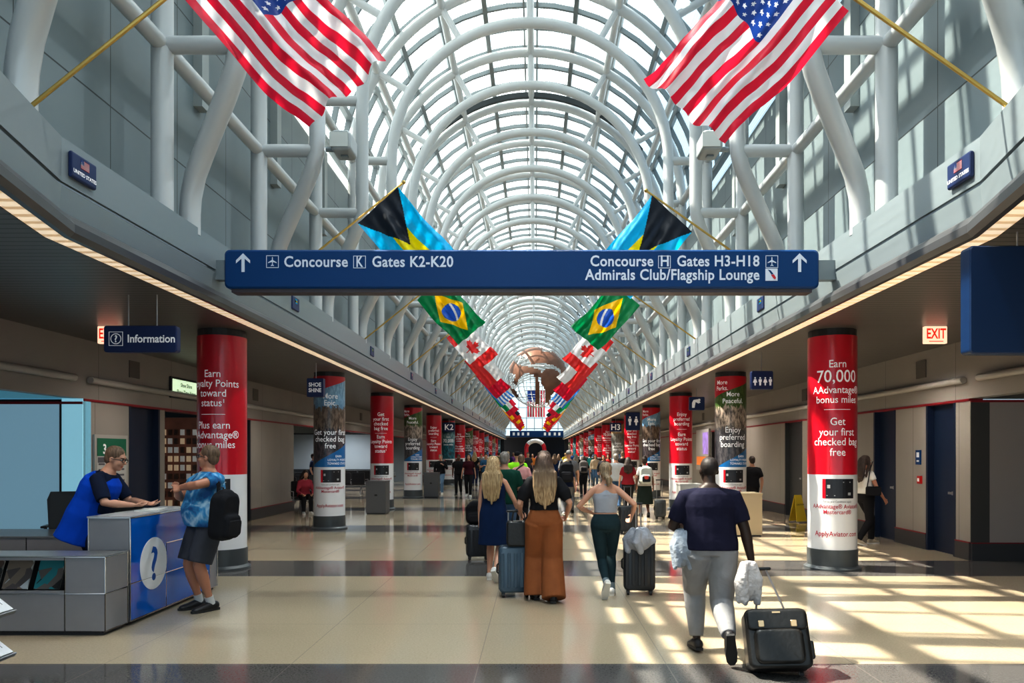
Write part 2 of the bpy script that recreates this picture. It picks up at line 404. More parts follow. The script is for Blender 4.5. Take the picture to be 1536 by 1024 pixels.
# cross walls that face the camera, where the aisle widens
g = G().box(XR + .01, 12.5, 11.6, 11.8, 2.56, 3.0)
bw = struct('wall_east', G().box(XR + .3, 12.5, 11.6, 11.8, .28, 2.5), mat('fabric_panel', (.42, .38, .36), .8, bump=.15, bscale=120), label='grey beige wall facing the viewer at far right')
obj('header', g, mat('header_brown', (.12, .11, .10), .5), bw); obj('red_line', G().box(XR, 12.5, 11.58, 11.6, 2.5, 2.54), M_LINE, bw)
obj('corner_post', G().box(XR + .006, XR + .3, 11.59, 11.8, .28, 2.5), mat('post_dark', (.07, .068, .065), .5), bw)
obj('base', G().box(XR + .006, 12.5, 11.56, 11.8, 0, .27), M_SKIRT, bw); obj('red_line', G().box(XR, 12.5, 11.55, 11.57, .27, .285), M_LINE, bw)
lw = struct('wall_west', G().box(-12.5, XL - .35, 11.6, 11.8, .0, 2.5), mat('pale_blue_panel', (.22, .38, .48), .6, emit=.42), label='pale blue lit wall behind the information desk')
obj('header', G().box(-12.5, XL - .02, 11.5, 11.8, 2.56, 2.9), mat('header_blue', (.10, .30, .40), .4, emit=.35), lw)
obj('red_line', G().box(-12.5, XL, 11.57, 11.6, 2.47, 2.51), M_LINE, lw)
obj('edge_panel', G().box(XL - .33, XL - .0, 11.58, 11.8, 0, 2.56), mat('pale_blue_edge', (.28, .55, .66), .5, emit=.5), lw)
obj('seam', G().box(XL - .36, XL - .33, 11.57, 11.8, 0, 2.47), M_DARK, lw)
struct('wall_outer_left', G().box(-12.7, -12.5, Z0, 46, 0, 3.7), mat('outer_wall', (.26, .30, .32), .6), label='outer wall of the left waiting area')
struct('wall_outer_right', G().box(12.5, 12.7, Z0, 12, 0, 3.7), MATS['outer_wall'], label='outer wall at right')
struct('wall_gate_end', G().box(-12.5, XL - .15, 44, 44.2, 0, 3.5), MATS['outer_wall'], label='far wall of the left waiting area')
struct('wall_gate_side', G().box(-12.5, XL - .15, 21.5, 21.7, 0, 3.5), MATS['outer_wall'], label='near wall of the left waiting area')
# doors
def door(n, side, y0, y1, m, lab, handle=True):
    x = XL if side < 0 else XR
    d = struct('door_%d' % n, G().box(*sorted((x + side * .10, x + side * .14)), y0, y1, 0, 2.52), m, label=lab)
    obj('door_frame', G().box(*sorted((x - side * .01, x + side * .15)), y0, y0 + .06, 0, 2.52).box(*sorted((x - side * .01, x + side * .15)), y1 - .06, y1, 0, 2.52), m, d)
    if handle:
        obj('door_handle', G().box(*sorted((x + side * .02, x + side * .10)), y0 + .12, y0 + .16, 1.0, 1.06).box(*sorted((x + side * .01, x + side * .03)), y0 + .1, y0 + .25, 1.01, 1.05), M_STEEL, d)
door(1, 1, 12.0, 12.9, M_DOOR, 'dark blue door nearest the right corner', True)
door(2, 1, 14.0, 14.9, M_DOOR, 'dark blue door behind the first right column')
door(3, 1, 18.9, 20.2, mat('door_grey', (.05, .055, .06), .4), 'dark double door beyond the yellow sign')
door(4, -1, 12.9, 13.95, M_DOOR, 'dark blue doorway left of the shop', False)
door(5, -1, 17.0, 18.4, mat('door_black', (.02, .025, .035), .4), 'dark doorway behind the first left column', False)
door(6, 1, 27.2, 28.6, MATS['door_grey'], 'far dark door in the right wall', False)
# far end
end = struct('wall_end', G().box(-13, XL + 3.0, Z1, Z1 + .3, 0, 4.7).box(XR - 3, 13, Z1, Z1 + .3, 0, 4.7), mat('end_dark', (.03, .035, .05), .5), label='dark wall closing the far end of the concourse')
obj('dark_recess', G().box(-6, 6, Z1 + 10, Z1 + 10.2, 0, 4).box(-6, 6, Z1, Z1 + 10, 3.9, 4.0), mat('recess', (.015, .02, .035), .6), end)
struct('window_2', G().box(CX - 4.4, CX + 4.4, Z1, Z1 + .1, 4.7, 12.9), mat('end_glass', (.62, .75, .82), .3, emit=.75), label='bright arched end window above the far sign')
mg = G()
for k in range(9): mg.box(CX - 4.2 + k * 1.05 - .05, CX - 4.2 + k * 1.05 + .05, Z1 - .1, Z1, 4.7, 12.6)
for k in range(6): mg.box(CX - 4.4, CX + 4.4, Z1 - .12, Z1 - .02, 4.9 + k * 1.4, 5.0 + k * 1.4)
obj('mullion', mg, WHITE, bpy.data.objects['window_2'])

# vault glazing
gl = G(); me = None
RG = 4.40; n = 48; arc = [(-math.pi / 2 + math.pi * i / n) for i in range(n + 1)]
prof = [(CX + RG * math.sin(a), 8.3 + RG * math.cos(a), RG * a) for a in arc]
prof = [(prof[0][0], 8.0, prof[0][2] - .3)] + prof + [(prof[-1][0], 8.0, prof[-1][2] + .3)]
for i in range(len(prof) - 1):
    (x0, z0, u0), (x1, z1, u1) = prof[i], prof[i + 1]; gl.add([(x0, Z0, z0), (x1, Z0, z1), (x1, Z1, z1), (x0, Z1, z0)], [(0, 1, 2, 3)])
me = bpy.data.meshes.new('glazing'); me.from_pydata(gl.v, [], gl.f); uvl = me.uv_layers.new()
for i in range(len(prof) - 1):
    for k, (u, v) in enumerate(((prof[i][2], 0), (prof[i + 1][2], 0), (prof[i + 1][2], 100), (prof[i][2], 100))): uvl.data[i * 4 + k].uv = (u, v)
sky = obj('window_1', me, glass_mat()); sky['kind'] = 'structure'; sky['label'] = 'striped glass of the long barrel vault skylight'
mul = G()
for deg in (-90, -75, -60, -45, -30, -15, -2.2, 2.2, 15, 30, 45, 60, 75, 90):
    a = R(deg); w = .022 if abs(deg) < 5 else .055; M = Matrix.Translation((CX + (RG - .07) * math.sin(a), 0, 8.3 + (RG - .07) * math.cos(a))) @ Matrix.Rotation(a, 4, 'Y')
    mul.box(-w, w, Z0, Z1, -.07, .06, M=M)
y = -1.0
while y < Z1:
    pr = [(CX + r * math.sin(a), r * math.cos(a) + 8.3) for r, seq in ((RG - .01, arc[::2]), (RG - .12, arc[::-2])) for a in seq]
    h = len(arc[::2]); rings = []
    for yy in (y, y + .07): rings.append([Vector((px, yy, pz)) for px, pz in pr])
    m_ = len(pr); vs = rings[0] + rings[1]; fs = []
    for j in range(h - 1):
        a, b = j, j + 1; c, d = m_ - 1 - j, m_ - 2 - j
        fs += [(a, b, d, c), (a + m_, c + m_, d + m_, b + m_), (c, d, d + m_, c + m_)]
    mul.add(vs, fs); y += 2.83 / 3
obj('glazing_bar', mul, mat('bar_grey', (.20, .23, .24), .4, .3), sky)

# arches
RI, RO, ZS = 3.13, 4.0, 8.3
def frame_parts():
    def arch(r, t, low):
        pts = [(-r, 0, ZS)]; pts = [(r * math.sin(R(a)), 0, ZS + r * math.cos(R(a))) for a in range(-90, 91, 5)]
        return low(-1) + pts + low(1)[::-1]
    S = [(3.93, 4.25), (3.93, 4.5), (3.91, 4.7), (3.84, 4.93), (3.7, 5.17), (3.52, 5.45), (3.35, 5.72), (3.22, 5.95), (3.15, 6.15), (3.13, 6.4), (3.13, 7.4)]
    inner = G().tube(arch(RI, .12, lambda s: [(s * x, .5 * (x - 3.13) / .8, z) for x, z in S]), .118, 14, side=(0, 1, 0))
    outer = G().tube(arch(RO, .12, lambda s: [(s * RO, 0, z) for z in (4.3, 6.2, 7.4)]), .118, 14, side=(0, 1, 0))
    struts = []
    for a in (-60, -30, 0, 30, 60):
        s, c = math.sin(R(a)), math.cos(R(a)); struts.append(G().tube([(RI * s, 0, ZS + RI * c), (RO * s, 0, ZS + RO * c)], .075, 10))
    for s in (-1, 1):
        for z in (6.2, 8.3): struts.append(G().tube([(s * RI, 0, z), (s * RO, 0, z)], .095, 10))
    return inner.mesh('inner_arch', True), outer.mesh('outer_arch', True), [q.mesh('strut', True) for q in struts]
inn, outr, strs = frame_parts()
for me_ in [inn, outr] + strs: me_.materials.append(WHITE)
ordn = ['first', 'second', 'third', 'fourth', 'fifth', 'sixth', 'seventh', 'eighth', 'ninth', 'tenth', 'eleventh', 'twelfth', 'thirteenth', 'fourteenth', 'fifteenth', 'sixteenth', 'seventeenth', 'eighteenth', 'nineteenth', 'twentieth']
for k in range(34):
    y = 5.27 + 2.83 * k
    lab = 'nearest white tubular steel arch, only its legs in view above the large flags' if k == 0 else \
        ('white tubular steel double arch, %s from the front of the vault' % ordn[k] if k < 12 else 'white tubular steel double arch far down the vault')
    t = thing('steel_arch', lab, 'arch', (CX, y, 0), 0, 'tubular arches of the vault')
    obj('inner_arch', inn, None, t); obj('outer_arch', outr, None, t)
    for q in strs: obj('strut', q, None, t)
    if k == 1:
        pass
for a, w in ((0, 'crown'), (-30, 'upper left slope'), (30, 'upper right slope'), (-60, 'lower left slope'), (60, 'lower right slope'), (-90, 'left springing line'), (90, 'right springing line')):
    x, z = CX + RO * math.sin(R(a)), ZS + RO * math.cos(R(a))
    tag(obj('roof_purlin', G().tube([(x, 1, z), (x, Z1 - .2, z)], .09, 12), WHITE, smooth=True), 'long white steel tube along the %s of the vault' % w, 'purlin', 'lengthwise tubes of the vault')
for s, w in ((-1, 'left'), (1, 'right')):
    tag(obj('roof_purlin', G().tube([(CX + s * RO, 1, 6.2), (CX + s * RO, Z1 - .2, 6.2)], .09, 12), WHITE, smooth=True), 'long white steel tube crossing the %s clerestory wall' % w, 'purlin', 'lengthwise tubes of the vault')
ej = G(); rr0, rr1 = 3.95, 4.10; seq = [R(a) for a in range(-54, 55, 4)]
for yy in (21.75,):
    for i in range(len(seq) - 1):
        a, b = seq[i], seq[i + 1]
        ej.add([(CX + r * math.sin(q), y_, ZS + r * math.cos(q)) for y_ in (yy, yy + .1) for r, q in ((rr0, a), (rr0, b), (rr1, b), (rr1, a))], [(0, 1, 2, 3), (4, 5, 6, 7), (0, 1, 5, 4), (2, 3, 7, 6)])
struct('trim_3', ej, mat('joint_dark', (.03, .04, .045), .5), label='dark expansion joint band across the vault')
# projector floodlights
for s in (-1, 1):
    t = thing('floodlight', 'grey floodlight bracketed to the %s arch leg below the striped flag' % ('left' if s < 0 else 'right'), 'light', (CX + s * 2.72, 10.93, 6.22), 0)
    obj('bracket', G().box(-.05, .05, -.04, .04, -.12, .12).tube([(s * .28, 0, 0), (0, 0, 0)], .04, 8), M_FASC, t)
    obj('housing', G().rbox(-.16, .14, -.22, .2, -.09, .2, .06), mat('lamp_grey', (.33, .36, .37), .4), t)
    obj('lens', G().box(-.16, .10, -.235, -.215, -.05, .16), mat('lens_grey', (.55, .57, .55), .2), t)

# ------------------------------------------------------------------ advertising columns
def cyl_part(r, z0, z1, n=40, uvs=False):
    me = bpy.data.meshes.new('wrap'); vs = []; fs = []
    for z in (z0, z1):
        for j in range(n): a = 2 * math.pi * j / n; vs.append((r * math.sin(a), -r * math.cos(a), z))
    fs = [(j, (j + 1) % n, n + (j + 1) % n, n + j) for j in range(n)]
    me.from_pydata(vs, [], fs)
    uvl = me.uv_layers.new()
    for j in range(n):
        a = (j / n + .5) % 1.0; u = ((a - .5) * 2 * math.pi) / 2.4 + .5
        du = 2 * math.pi / n / 2.4
        for k, (uu, vv) in enumerate(((u, 0), (u + du, 0), (u + du, 1), (u, 1))): uvl.data[j * 4 + k].uv = (uu, vv)
    me.polygons.foreach_set('use_smooth', [True] * n)
    return me
RC = .345
cap_me = G().tube([(0, 0, 3.39), (0, 0, 3.5)], RC - .01, 32).mesh('cap')
base_me = G().loft([[Vector((r * math.sin(2 * math.pi * j / 40), -r * math.cos(2 * math.pi * j / 40), z)) for j in range(40)] for r, z in ((.40, 0), (.40, .025), (.365, .05), (.355, .06), (.355, .3), (.345, .3))]).mesh('base', True)
low_me = cyl_part(RC, .3, 1.385); up_me = cyl_part(RC, 1.385, 3.40)
ADS = {
 'seventy': [('Earn', .155, 2.93), ('70,000', .25, 2.72), ('AAdvantage®', .145, 2.56), ('bonus miles', .145, 2.42), ('-', .38, 2.32), ('Get', .155, 2.10), ('your first', .155, 1.95), ('checked bag', .155, 1.81), ('free', .155, 1.66)],
 'points': [('Earn', .15, 2.79), ('Loyalty Points', .15, 2.65), ('toward', .15, 2.51), ('status¹', .15, 2.37), ('-', .36, 2.25), ('Plus earn', .15, 2.05), ('AAdvantage®', .15, 1.91), ('bonus miles', .15, 1.77)],
 'bag': [('Get', .15, 2.80), ('your first', .15, 2.66), ('checked', .15, 2.52), ('bag free', .15, 2.38), ('-', .36, 2.28), ('Earn', .15, 2.13), ('Loyalty Points', .15, 1.99), ('toward', .15, 1.85), ('status¹', .15, 1.71)],
 'board': [('Enjoy', .15, 2.80), ('preferred', .15, 2.66), ('boarding', .15, 2.52), ('-', .30, 2.40), ('Earn', .15, 2.20), ('Loyalty Points', .15, 2.06), ('toward', .15, 1.92), ('status', .15, 1.78)],
 'epic': [('More', .17, 2.90), ('Epic.', .17, 2.75), ('Get your first', .17, 2.10), ('checked bag', .17, 1.95), ('free', .17, 1.80)],
 'perks': [('More', .15, 2.95), ('Peaceful.', .15, 2.80), ('Enjoy', .18, 2.15), ('preferred', .18, 1.99), ('boarding', .18, 1.83)],
 'seventy2': [('Earn', .13, 2.5), ('70,000', .26, 2.25), ('bonus miles', .13, 2.1)],
}
def column(side, k, ad, kind, phi, label):
    x = (CX - 4.52) if side < 0 else (CX + 4.52)
    t = thing('advertising_column', label, 'column', (x, 10.87 + 5.66 * k, 0), 0, 'round advertising columns along the concourse')
    obj('column_base', base_me, M_BASE, t); obj('collar', cap_me, M_DARK, t)
    lo = obj('white_wrap', low_me, M_WRAP, t)
    if kind == 'red': u = up_me
    else: u = up_me.copy(); u.materials.clear()
    up = obj('red_wrap' if kind == 'red' else 'photo_wrap', u, M_RED if kind == 'red' else photo_mat('print_' + kind, kind), t)
    text_round(ADS[ad], RC + .004, M_TXW, t, phi, name='advert_lettering')
    if kind in ('rock', 'wood', 'gold'):
        text_round([('More', .14, 3.22), ('Perks.', .14, 3.09)], RC + .004, M_TXW, t, phi - .75, name='corner_lettering')
        text_round([('EARN', .07, 1.60), ('LOYALTY POINTS', .07, 1.52), ('TOWARD STATUS', .07, 1.44)], RC + .004, M_TXW, t, phi + .55, .02, name='small_lettering')
    # bank card printed below
    g = G(); n_ = 10
    for i in range(n_):
        a0 = phi + .05 + (.46 / RC) * (i / n_ - .5); a1 = phi + .05 + (.46 / RC) * ((i + 1) / n_ - .5); r = RC + .003
        g.add([(r * math.sin(a), -r * math.cos(a), z) for a, z in ((a0, 1.045), (a1, 1.045), (a1, 1.325), (a0, 1.325))], [(0, 1, 2, 3)], 1 if i < 1 else 0)
    obj('card_print', g, [mat('card_black', (.02, .02, .025), .3), M_RED], t)
    g = G(); r = RC + .005
    for a0, a1, z0, z1 in ((-.42, -.30, 1.19, 1.24), (.2, .55, 1.27, 1.285), (-.45, -.1, 1.08, 1.09), (.42, .56, 1.09, 1.13)):
        g.add([(r * math.sin(phi + a), -r * math.cos(phi + a), z) for a, z in ((a0, z0), (a1, z0), (a1, z1), (a0, z1))], [(0, 1, 2, 3)])
    obj('card_marks', g, mat('card_mark', (.45, .45, .46), .4), t)
    if k < 6:
        text_round([('Terms and Conditions apply', .04, .985)], RC + .004, mat('lettering_grey', (.2, .2, .22), .5), t, phi, name='fine_print')
        text_round([('AAdvantage® Aviator®', .085, .90), ('Mastercard®', .085, .82), ('ApplyAviator.com', .10, .50)], RC + .004, M_TXR, t, phi, name='red_lettering')
    return t
LA = [('points', 'red', .0, 'red and white round column behind the information desk visitor, EARN LOYALTY POINTS advert'),
      ('epic', 'rock', .33, 'round column with MORE EPIC mountain photo advert beside the shoe shine sign'),
      ('bag', 'red', .1, 'red and white column beside the grey bin, GET YOUR FIRST CHECKED BAG FREE advert'),
      ('perks', 'wood', .1, 'fourth left column, green photo advert with ENJOY PREFERRED BOARDING'),
      ('board', 'red', .1, 'fifth left column, red advert behind the man with raised hand'),
      ('seventy2', 'surf', .1, 'left column under the K2 sign with dark sea photo')]
RA = [('seventy', 'red', -.16, 'nearest red and white column at right with EARN 70,000 advert'),
      ('perks', 'wood', -.1, 'round column with MORE PEACEFUL photo advert, behind the man with the black trolley case'),
      ('board', 'red', -.1, 'third right column, red ENJOY PREFERRED BOARDING advert with water fountain sign beside it'),
      ('epic', 'rock', -.1, 'fourth right column with MORE EPIC photo advert'),
      ('bag', 'red', -.1, 'fifth right column, red advert under the restroom sign'),
      ('perks', 'gold', -.1, 'sixth right column, photo advert with golden hillside')]
far = [('board', 'red'), ('epic', 'rock'), ('seventy', 'red'), ('perks', 'gold'), ('bag', 'red'), ('seventy2', 'surf'), ('points', 'red'), ('perks', 'wood'), ('seventy', 'red')]
for s, lst in ((-1, LA), (1, RA)):
    for k in range(15):
        if k < len(lst): ad, kd, phi, lab = lst[k]
        else:
            ad, kd = far[(k + (0 if s < 0 else 2)) % 9]; phi = .05 * -s
            lab = '%s advertising column, %s of its row counted from the front' % ({'red': 'red and white', 'rock': 'mountain photo', 'gold': 'golden photo', 'surf': 'dark sea photo', 'wood': 'green photo'}[kd], ordn[k])
            lab = ('left ' if s < 0 else 'right ') + lab
        column(s, k, ad, kd, phi, lab)

# ------------------------------------------------------------------ flags
def inpoly(x, y, P):
    c = False; j = len(P) - 1
    for i in range(len(P)):
        if (P[i][1] > y) != (P[j][1] > y) and x < (P[j][0] - P[i][0]) * (y - P[i][1]) / (P[j][1] - P[i][1]) + P[i][0]: c = not c
        j = i
    return c
def star(cx, cy, r): return [(cx + (r if i % 2 == 0 else r * .4) * math.sin(i * math.pi / 5), cy + (r if i % 2 == 0 else r * .4) * math.cos(i * math.pi / 5)) for i in range(10)]
half = [(0, .5), (.04, .42), (.09, .44), (.075, .28), (.15, .33), (.165, .30), (.26, .31), (.23, .23), (.27, .20), (.15, .10), (.165, .05), (.02, .07), (.02, -.08)]
LEAF = [(.5 + x * 1.35, .30 + y * 1.05) for x, y in half] + [(.5 - x * 1.35, .30 + y * 1.05) for x, y in half[::-1]]
FC = {'r': (.68, .012, .05), 'w': (.78, .78, .80), 'b': (.015, .06, .28), 'k': (.012, .018, .03), 'a': (.0, .48, .82), 'y': (.85, .72, .0), 'g': (.0, .22, .075), 'Y': (.9, .55, .0), 'B': (.02, .12, .55), 'R': (.72, .04, .04), 'o': (.8, .25, .1), 'G': (.0, .35, .13), 's': (.05, .22, .6)}
def us(u, v):
    if u < .4 and v > 6 / 13:
        cu, cv = u / .4, (v - 6 / 13) / (7 / 13)
        gx, gy = cu * 12, cv * 10; i, j = round(gx), round(gy)
        if 1 <= i <= 11 and 1 <= j <= 9 and (i + j) % 2 == 0:
            dx, dy = (gx - i) / 12 * .4 * 1.65, (gy - j) / 10 * 7 / 13 * .87
            if inpoly(dx, dy, star(0, 0, .026)): return 'w'
        return 'b'
    return 'r' if int(v * 13) % 2 == 0 else 'w'
def bahamas(u, v):
    if u < .5 * (1 - abs(2 * v - 1)) * 1.05: return 'k'
    return 'y' if 1 / 3 < v < 2 / 3 else 'a'
def brazil(u, v):
    x, y = (u - .5) * 1.5, v - .5
    if x * x + y * y < .055:
        q = math.hypot(x + .3, y + .75); return 'w' if .86 < q < .92 else 'B'
    return 'Y' if abs(x) / .62 + abs(y) / .40 < 1 else 'g'
def canada(u, v):
    if u < .25 or u > .75: return 'R'
    return 'R' if inpoly((u - .25) * 2, v, LEAF) else 'w'   # leaf stem towards the bottom
FL = [('red and white striped flag with starred blue canton', us, 240, 156),
      ('aqua and yellow flag with a black triangle', bahamas, 120, 90),
      ('green flag with yellow diamond and blue disc', brazil, 120, 84),
      ('red and white flag with a maple leaf', canada, 100, 70),
      ('white over red flag', lambda u, v: ('b' if u < .33 and v > .5 else 'w') if v > .5 else 'R', 24, 16),
      ('plain red flag with small gold stars', lambda u, v: 'Y' if u < .3 and inpoly(u, v, star(.17, .75, .12)) else 'r', 40, 30),
      ('blue and white striped flag', lambda u, v: ('w' if (abs(u - .18) < .035 or abs(v - .72) < .05) else 's') if (u < .36 and v > .44) else ('s' if int(v * 9) % 2 == 0 else 'w'), 60, 36),
      ('red, white and green banded flag', lambda u, v: 'r' if v > .67 else ('w' if v > .33 else 'g'), 12, 12),
      ('green, white and red vertical banded flag', lambda u, v: 'G' if u < .33 else ('w' if u < .67 else 'r'), 12, 12),
      ('black, red and gold flag', lambda u, v: 'k' if v > .67 else ('r' if v > .33 else 'Y'), 12, 12),
      ('red flag with white cross', lambda u, v: 'w' if (abs(u - .5) < .08 and abs(v - .5) < .3) or (abs(v - .5) < .1 and abs(u - .5) < .22) else 'R', 24, 20),
      ('red flag with a broad gold band', lambda u, v: 'Y' if .25 < v < .75 else 'R', 12, 12),
      ('white and red vertical banded flag', lambda u, v: 'w' if .33 < u < .67 else 'R', 12, 12),
      ('blue, white and red vertical banded flag', lambda u, v: 'b' if u < .33 else ('w' if u < .67 else 'r'), 12, 12),
      ('gold and red banded flag', lambda u, v: 'Y' if v > .5 else 'R', 12, 12)]
def flag(side, k):
    lab, fn, nu, nv = FL[k]; d = 5.65 + 5.66 * k
    rnd = random.Random(k * 2 + (side > 0))
    s = side; dx, dz = (0, 0) if s < 0 else (-.06, -.13)
    def pt(x, z): return Vector(((x + .0) if s < 0 else (-.26 - x + dx), z + EYE + dz))
    # corners measured for the left flag: hoist bottom, hoist top, fly bottom, fly top
    HB, HT, FB, FT = pt(-2.74, 3.54), pt(-2.12, 4.10), pt(-1.77, 2.51), pt(-1.145, 3.03)
    sc = 1.0 if k < 2 else .97
    t = thing('national_flag', '%s, %s row, %s from front' % (lab, 'left' if s < 0 else 'right', ordn[k]), 'flag', (CX + s * 3.9, d, 4.33), 0, 'national flags on angled poles')
    L0 = Vector((CX + s * 3.9, 0, 4.33))
    vs = []; fs = []; mi = []; keys = []
    ph = rnd.uniform(0, 6)
    for j in range(nv + 1):
        for i in range(nu + 1):
            u, v = i / nu, j / nv
            a = HB.lerp(HT, v); b = FB.lerp(FT, v); p = a.lerp(b, u)
            # edges sag a little, cloth ripples lengthwise
            sag = -.05 * math.sin(math.pi * u); edge = .04 * math.sin(u * 9 + ph + v * 2) * u
            dirx = (FT - FB).normalized()
            q = p + dirx * (edge * .6 + s * 0) + Vector((0, 1)) * sag
            y = (.05 * math.sin(v * 11 + ph + u * 2.5) + .035 * math.sin(v * 23 + u * 5 + ph) + .01 * math.sin(u * 40 + v * 9)) * min(1, u * 3 + .15)
            vs.append((q.x - L0.x, y, q.y - L0.z))
    for j in range(nv):
        for i in range(nu):
            o = j * (nu + 1) + i; fs.append((o, o + 1, o + nu + 2, o + nu + 1))
            c = fn((i + .5) / nu, (j + .5) / nv)
            if c not in keys: keys.append(c)
            mi.append(keys.index(c))
    me = bpy.data.meshes.new('flag_cloth'); me.from_pydata(vs, [], fs)
    for c in keys: me.materials.append(mat('flag_' + c, FC[c], .55, transl=.45))
    me.polygons.foreach_set('material_index', mi); me.polygons.foreach_set('use_smooth', [True] * len(fs))
    obj('flag_cloth', me, None, t)
    tip = HT + (HT - HB).normalized() * .12; base = Vector((CX + s * 3.84, 4.33)); 
    # keep pole straight: base -> tip through the hoist
    P0 = Vector((base.x - L0.x, .02, base.y - L0.z)); P1 = Vector((tip.x - L0.x, .02, tip.y - L0.z))
    obj('flag_pole', G().tube([P0, P1], .017, 8), M_BRASS, t, smooth=True)
    obj('finial', G().ell(P1, (.03, .03, .03)), M_BRASS, t, smooth=True)
    # plaque on the fascia below
    xf = CX + s * (3.82 - .002) if k else CX + s * 3.80
    pq = thing('country_plaque', 'small dark country plaque on the %s ledge, %s from front' % ('left' if s < 0 else 'right', ordn[k]), 'plaque', (xf, d + .7, 4.14), 0, 'country plaques along the ledges')
    obj('plate', G().rbox(-.02, .02, -.17, .17, -.11, .11, .018), M_NAVY2, pq)
    Mx = Matrix.Translation((-s * .023, 0, 0)) @ (Matrix.Rotation(R(90), 4, 'Z') if s < 0 else Matrix.Rotation(R(-90), 4, 'Z')) @ Matrix.Rotation(R(90), 4, 'X')
    e = G(); nu2, nv2 = (26, 13) if k < 3 else (9, 6); ks = []
    g = G(); cols = []
    for j in range(nv2):
        for i in range(nu2):
            c = fn((i + .5) / nu2, (j + .5) / nv2)
            if c not in cols: cols.append(c)
            x0, x1 = -.06 + .12 * i / nu2, -.06 + .12 * (i + 1) / nu2; y0, y1 = .0 + .075 * j / nv2, .075 * (j + 1) / nv2
            g.add([Mx @ Vector(q) for q in ((x0, y0, 0), (x1, y0, 0), (x1, y1, 0), (x0, y1, 0))], [(0, 1, 2, 3)], cols.index(c))
    obj('flag_emblem', g, [mat('flag_' + c, FC[c], .55, transl=.45) for c in cols], pq)
    if k == 0: text('UNITED STATES', .045, M_TXW, Mx @ Matrix.Translation((0, -.065, 0)), pq, bold=.03)
for k in range(15):
    for s in (-1, 1): flag(s, k)
# hanging striped flag far down the hall
t = thing('hanging_flag', 'tall striped flag with blue canton hanging vertically behind the globe', 'flag', (CX + .2, 80, 5.6))
g = G(); cols = ['r', 'w', 'b']
for i in range(13):
    for j in range(12):
        x0, x1 = -.95 + 1.9 * i / 13, -.95 + 1.9 * (i + 1) / 13; z0, z1 = 2.9 * j / 12, 2.9 * (j + 1) / 12
        y0, y1 = .05 * math.sin(i), .05 * math.sin(i + 1)
        c = 2 if (i < 6 and j > 6) else (0 if i % 2 == 0 else 1)
        g.add([(x0, y0, z0), (x1, y1, z0), (x1, y1, z1), (x0, y0, z1)], [(0, 1, 2, 3)], c)
obj('flag_cloth', g, [mat('flag_' + c, FC[c], .55, transl=.45) for c in cols], t)
obj('flag_pole', G().tube([(-1.0, 0, 2.92), (1.0, 0, 2.92)], .03, 8).tube([(0, 0, 2.92), (0, 0, 6.65)], .008, 6), M_BRASS, t)

# ------------------------------------------------------------------ globe
gr_ = 2.45; gc = W(807, 566, 60)
t = thing('globe_sculpture', 'open wire globe sculpture with brown metal continents hung in the vault', 'globe', gc, 0)
g = G()
for la in range(-75, 76, 15):
    r = gr_ * math.cos(R(la)); z = gr_ * math.sin(R(la)); pts = [(r * math.cos(R(a)), r * math.sin(R(a)), z) for a in range(0, 361, 12)]; g.tube(pts, .022, 5, side=(0, 0, 1))
for lo in range(0, 180, 15):
    pts = [(gr_ * math.cos(R(a)) * math.cos(R(lo)), gr_ * math.cos(R(a)) * math.sin(R(lo)), gr_ * math.sin(R(a))) for a in range(0, 361, 12)]; g.tube(pts, .022, 5)
obj('wire_lattice', g, mat('globe_wire', (.5, .5, .5), .4, .5), t)
def plate(poly, r=gr_ + .03):
    """continent outline in the disc (x,z in -1..1) raised onto the near half of the sphere"""
    g = G(); n = 44; st = 2 / n; idx = {}
    def vtx(i, j):
        if (i, j) not in idx:
            x, z = -1 + i * st, -1 + j * st; q = x * x + z * z
            if q > .985: f = math.sqrt(.985 / q); x *= f; z *= f; q = .985
            idx[(i, j)] = len(g.v); g.v.append((x * r, -math.sqrt(max(0, 1 - q)) * r, z * r))
        return idx[(i, j)]
    for i in range(n):
        for j in range(n):
            x, z = -1 + (i + .5) * st, -1 + (j + .5) * st
            if x * x + z * z < 1 and inpoly(x, z, poly): g.f.append((vtx(i, j), vtx(i + 1, j), vtx(i + 1, j + 1), vtx(i, j + 1))); g.m.append(0)
    return g
CONT = [[(-.55, .95), (-.2, 1), (.15, .9), (.1, .6), (-.05, .35), (-.2, .3), (-.3, .5), (-.5, .65), (-.75, .7)],
        [(-.95, .35), (-.8, .5), (-.6, .3), (-.45, .28), (-.1, .2), (.1, .1), (.05, -.1), (-.2, 0), (-.4, .05), (-.55, -.05), (-.7, -.3), (-.8, -.2), (-.7, 0), (-.9, .1)],
        [(.1, .75), (.5, .8), (.85, .45), (.95, .1), (.8, -.1), (.7, .2), (.5, .3), (.2, .35), (-.1, .35), (-.05, .5), (.1, .55)],
        [(.05, 0), (.3, .2), (.6, .15), (.8, -.1), (.7, -.4), (.45, -.6), (.35, -.9), (.25, -.85), (.25, -.5), (.1, -.3)],
        [(-.12, .05), (.02, .05), (.03, -.9), (-.08, -.9)],
        [(-.95, -.3), (-.7, -.5), (-.6, -.75), (-.85, -.55)]]
mb = mat('globe_bronze', (.20, .095, .06), .45, .3, var=.2, vscale=1.5)
for q in CONT: obj('continent', plate(q), mb, t)
obj('hanger', G().tube([(0, 0, gr_), (0, 0, 12.2 - gc.z)], .02, 6), M_STEEL, t)

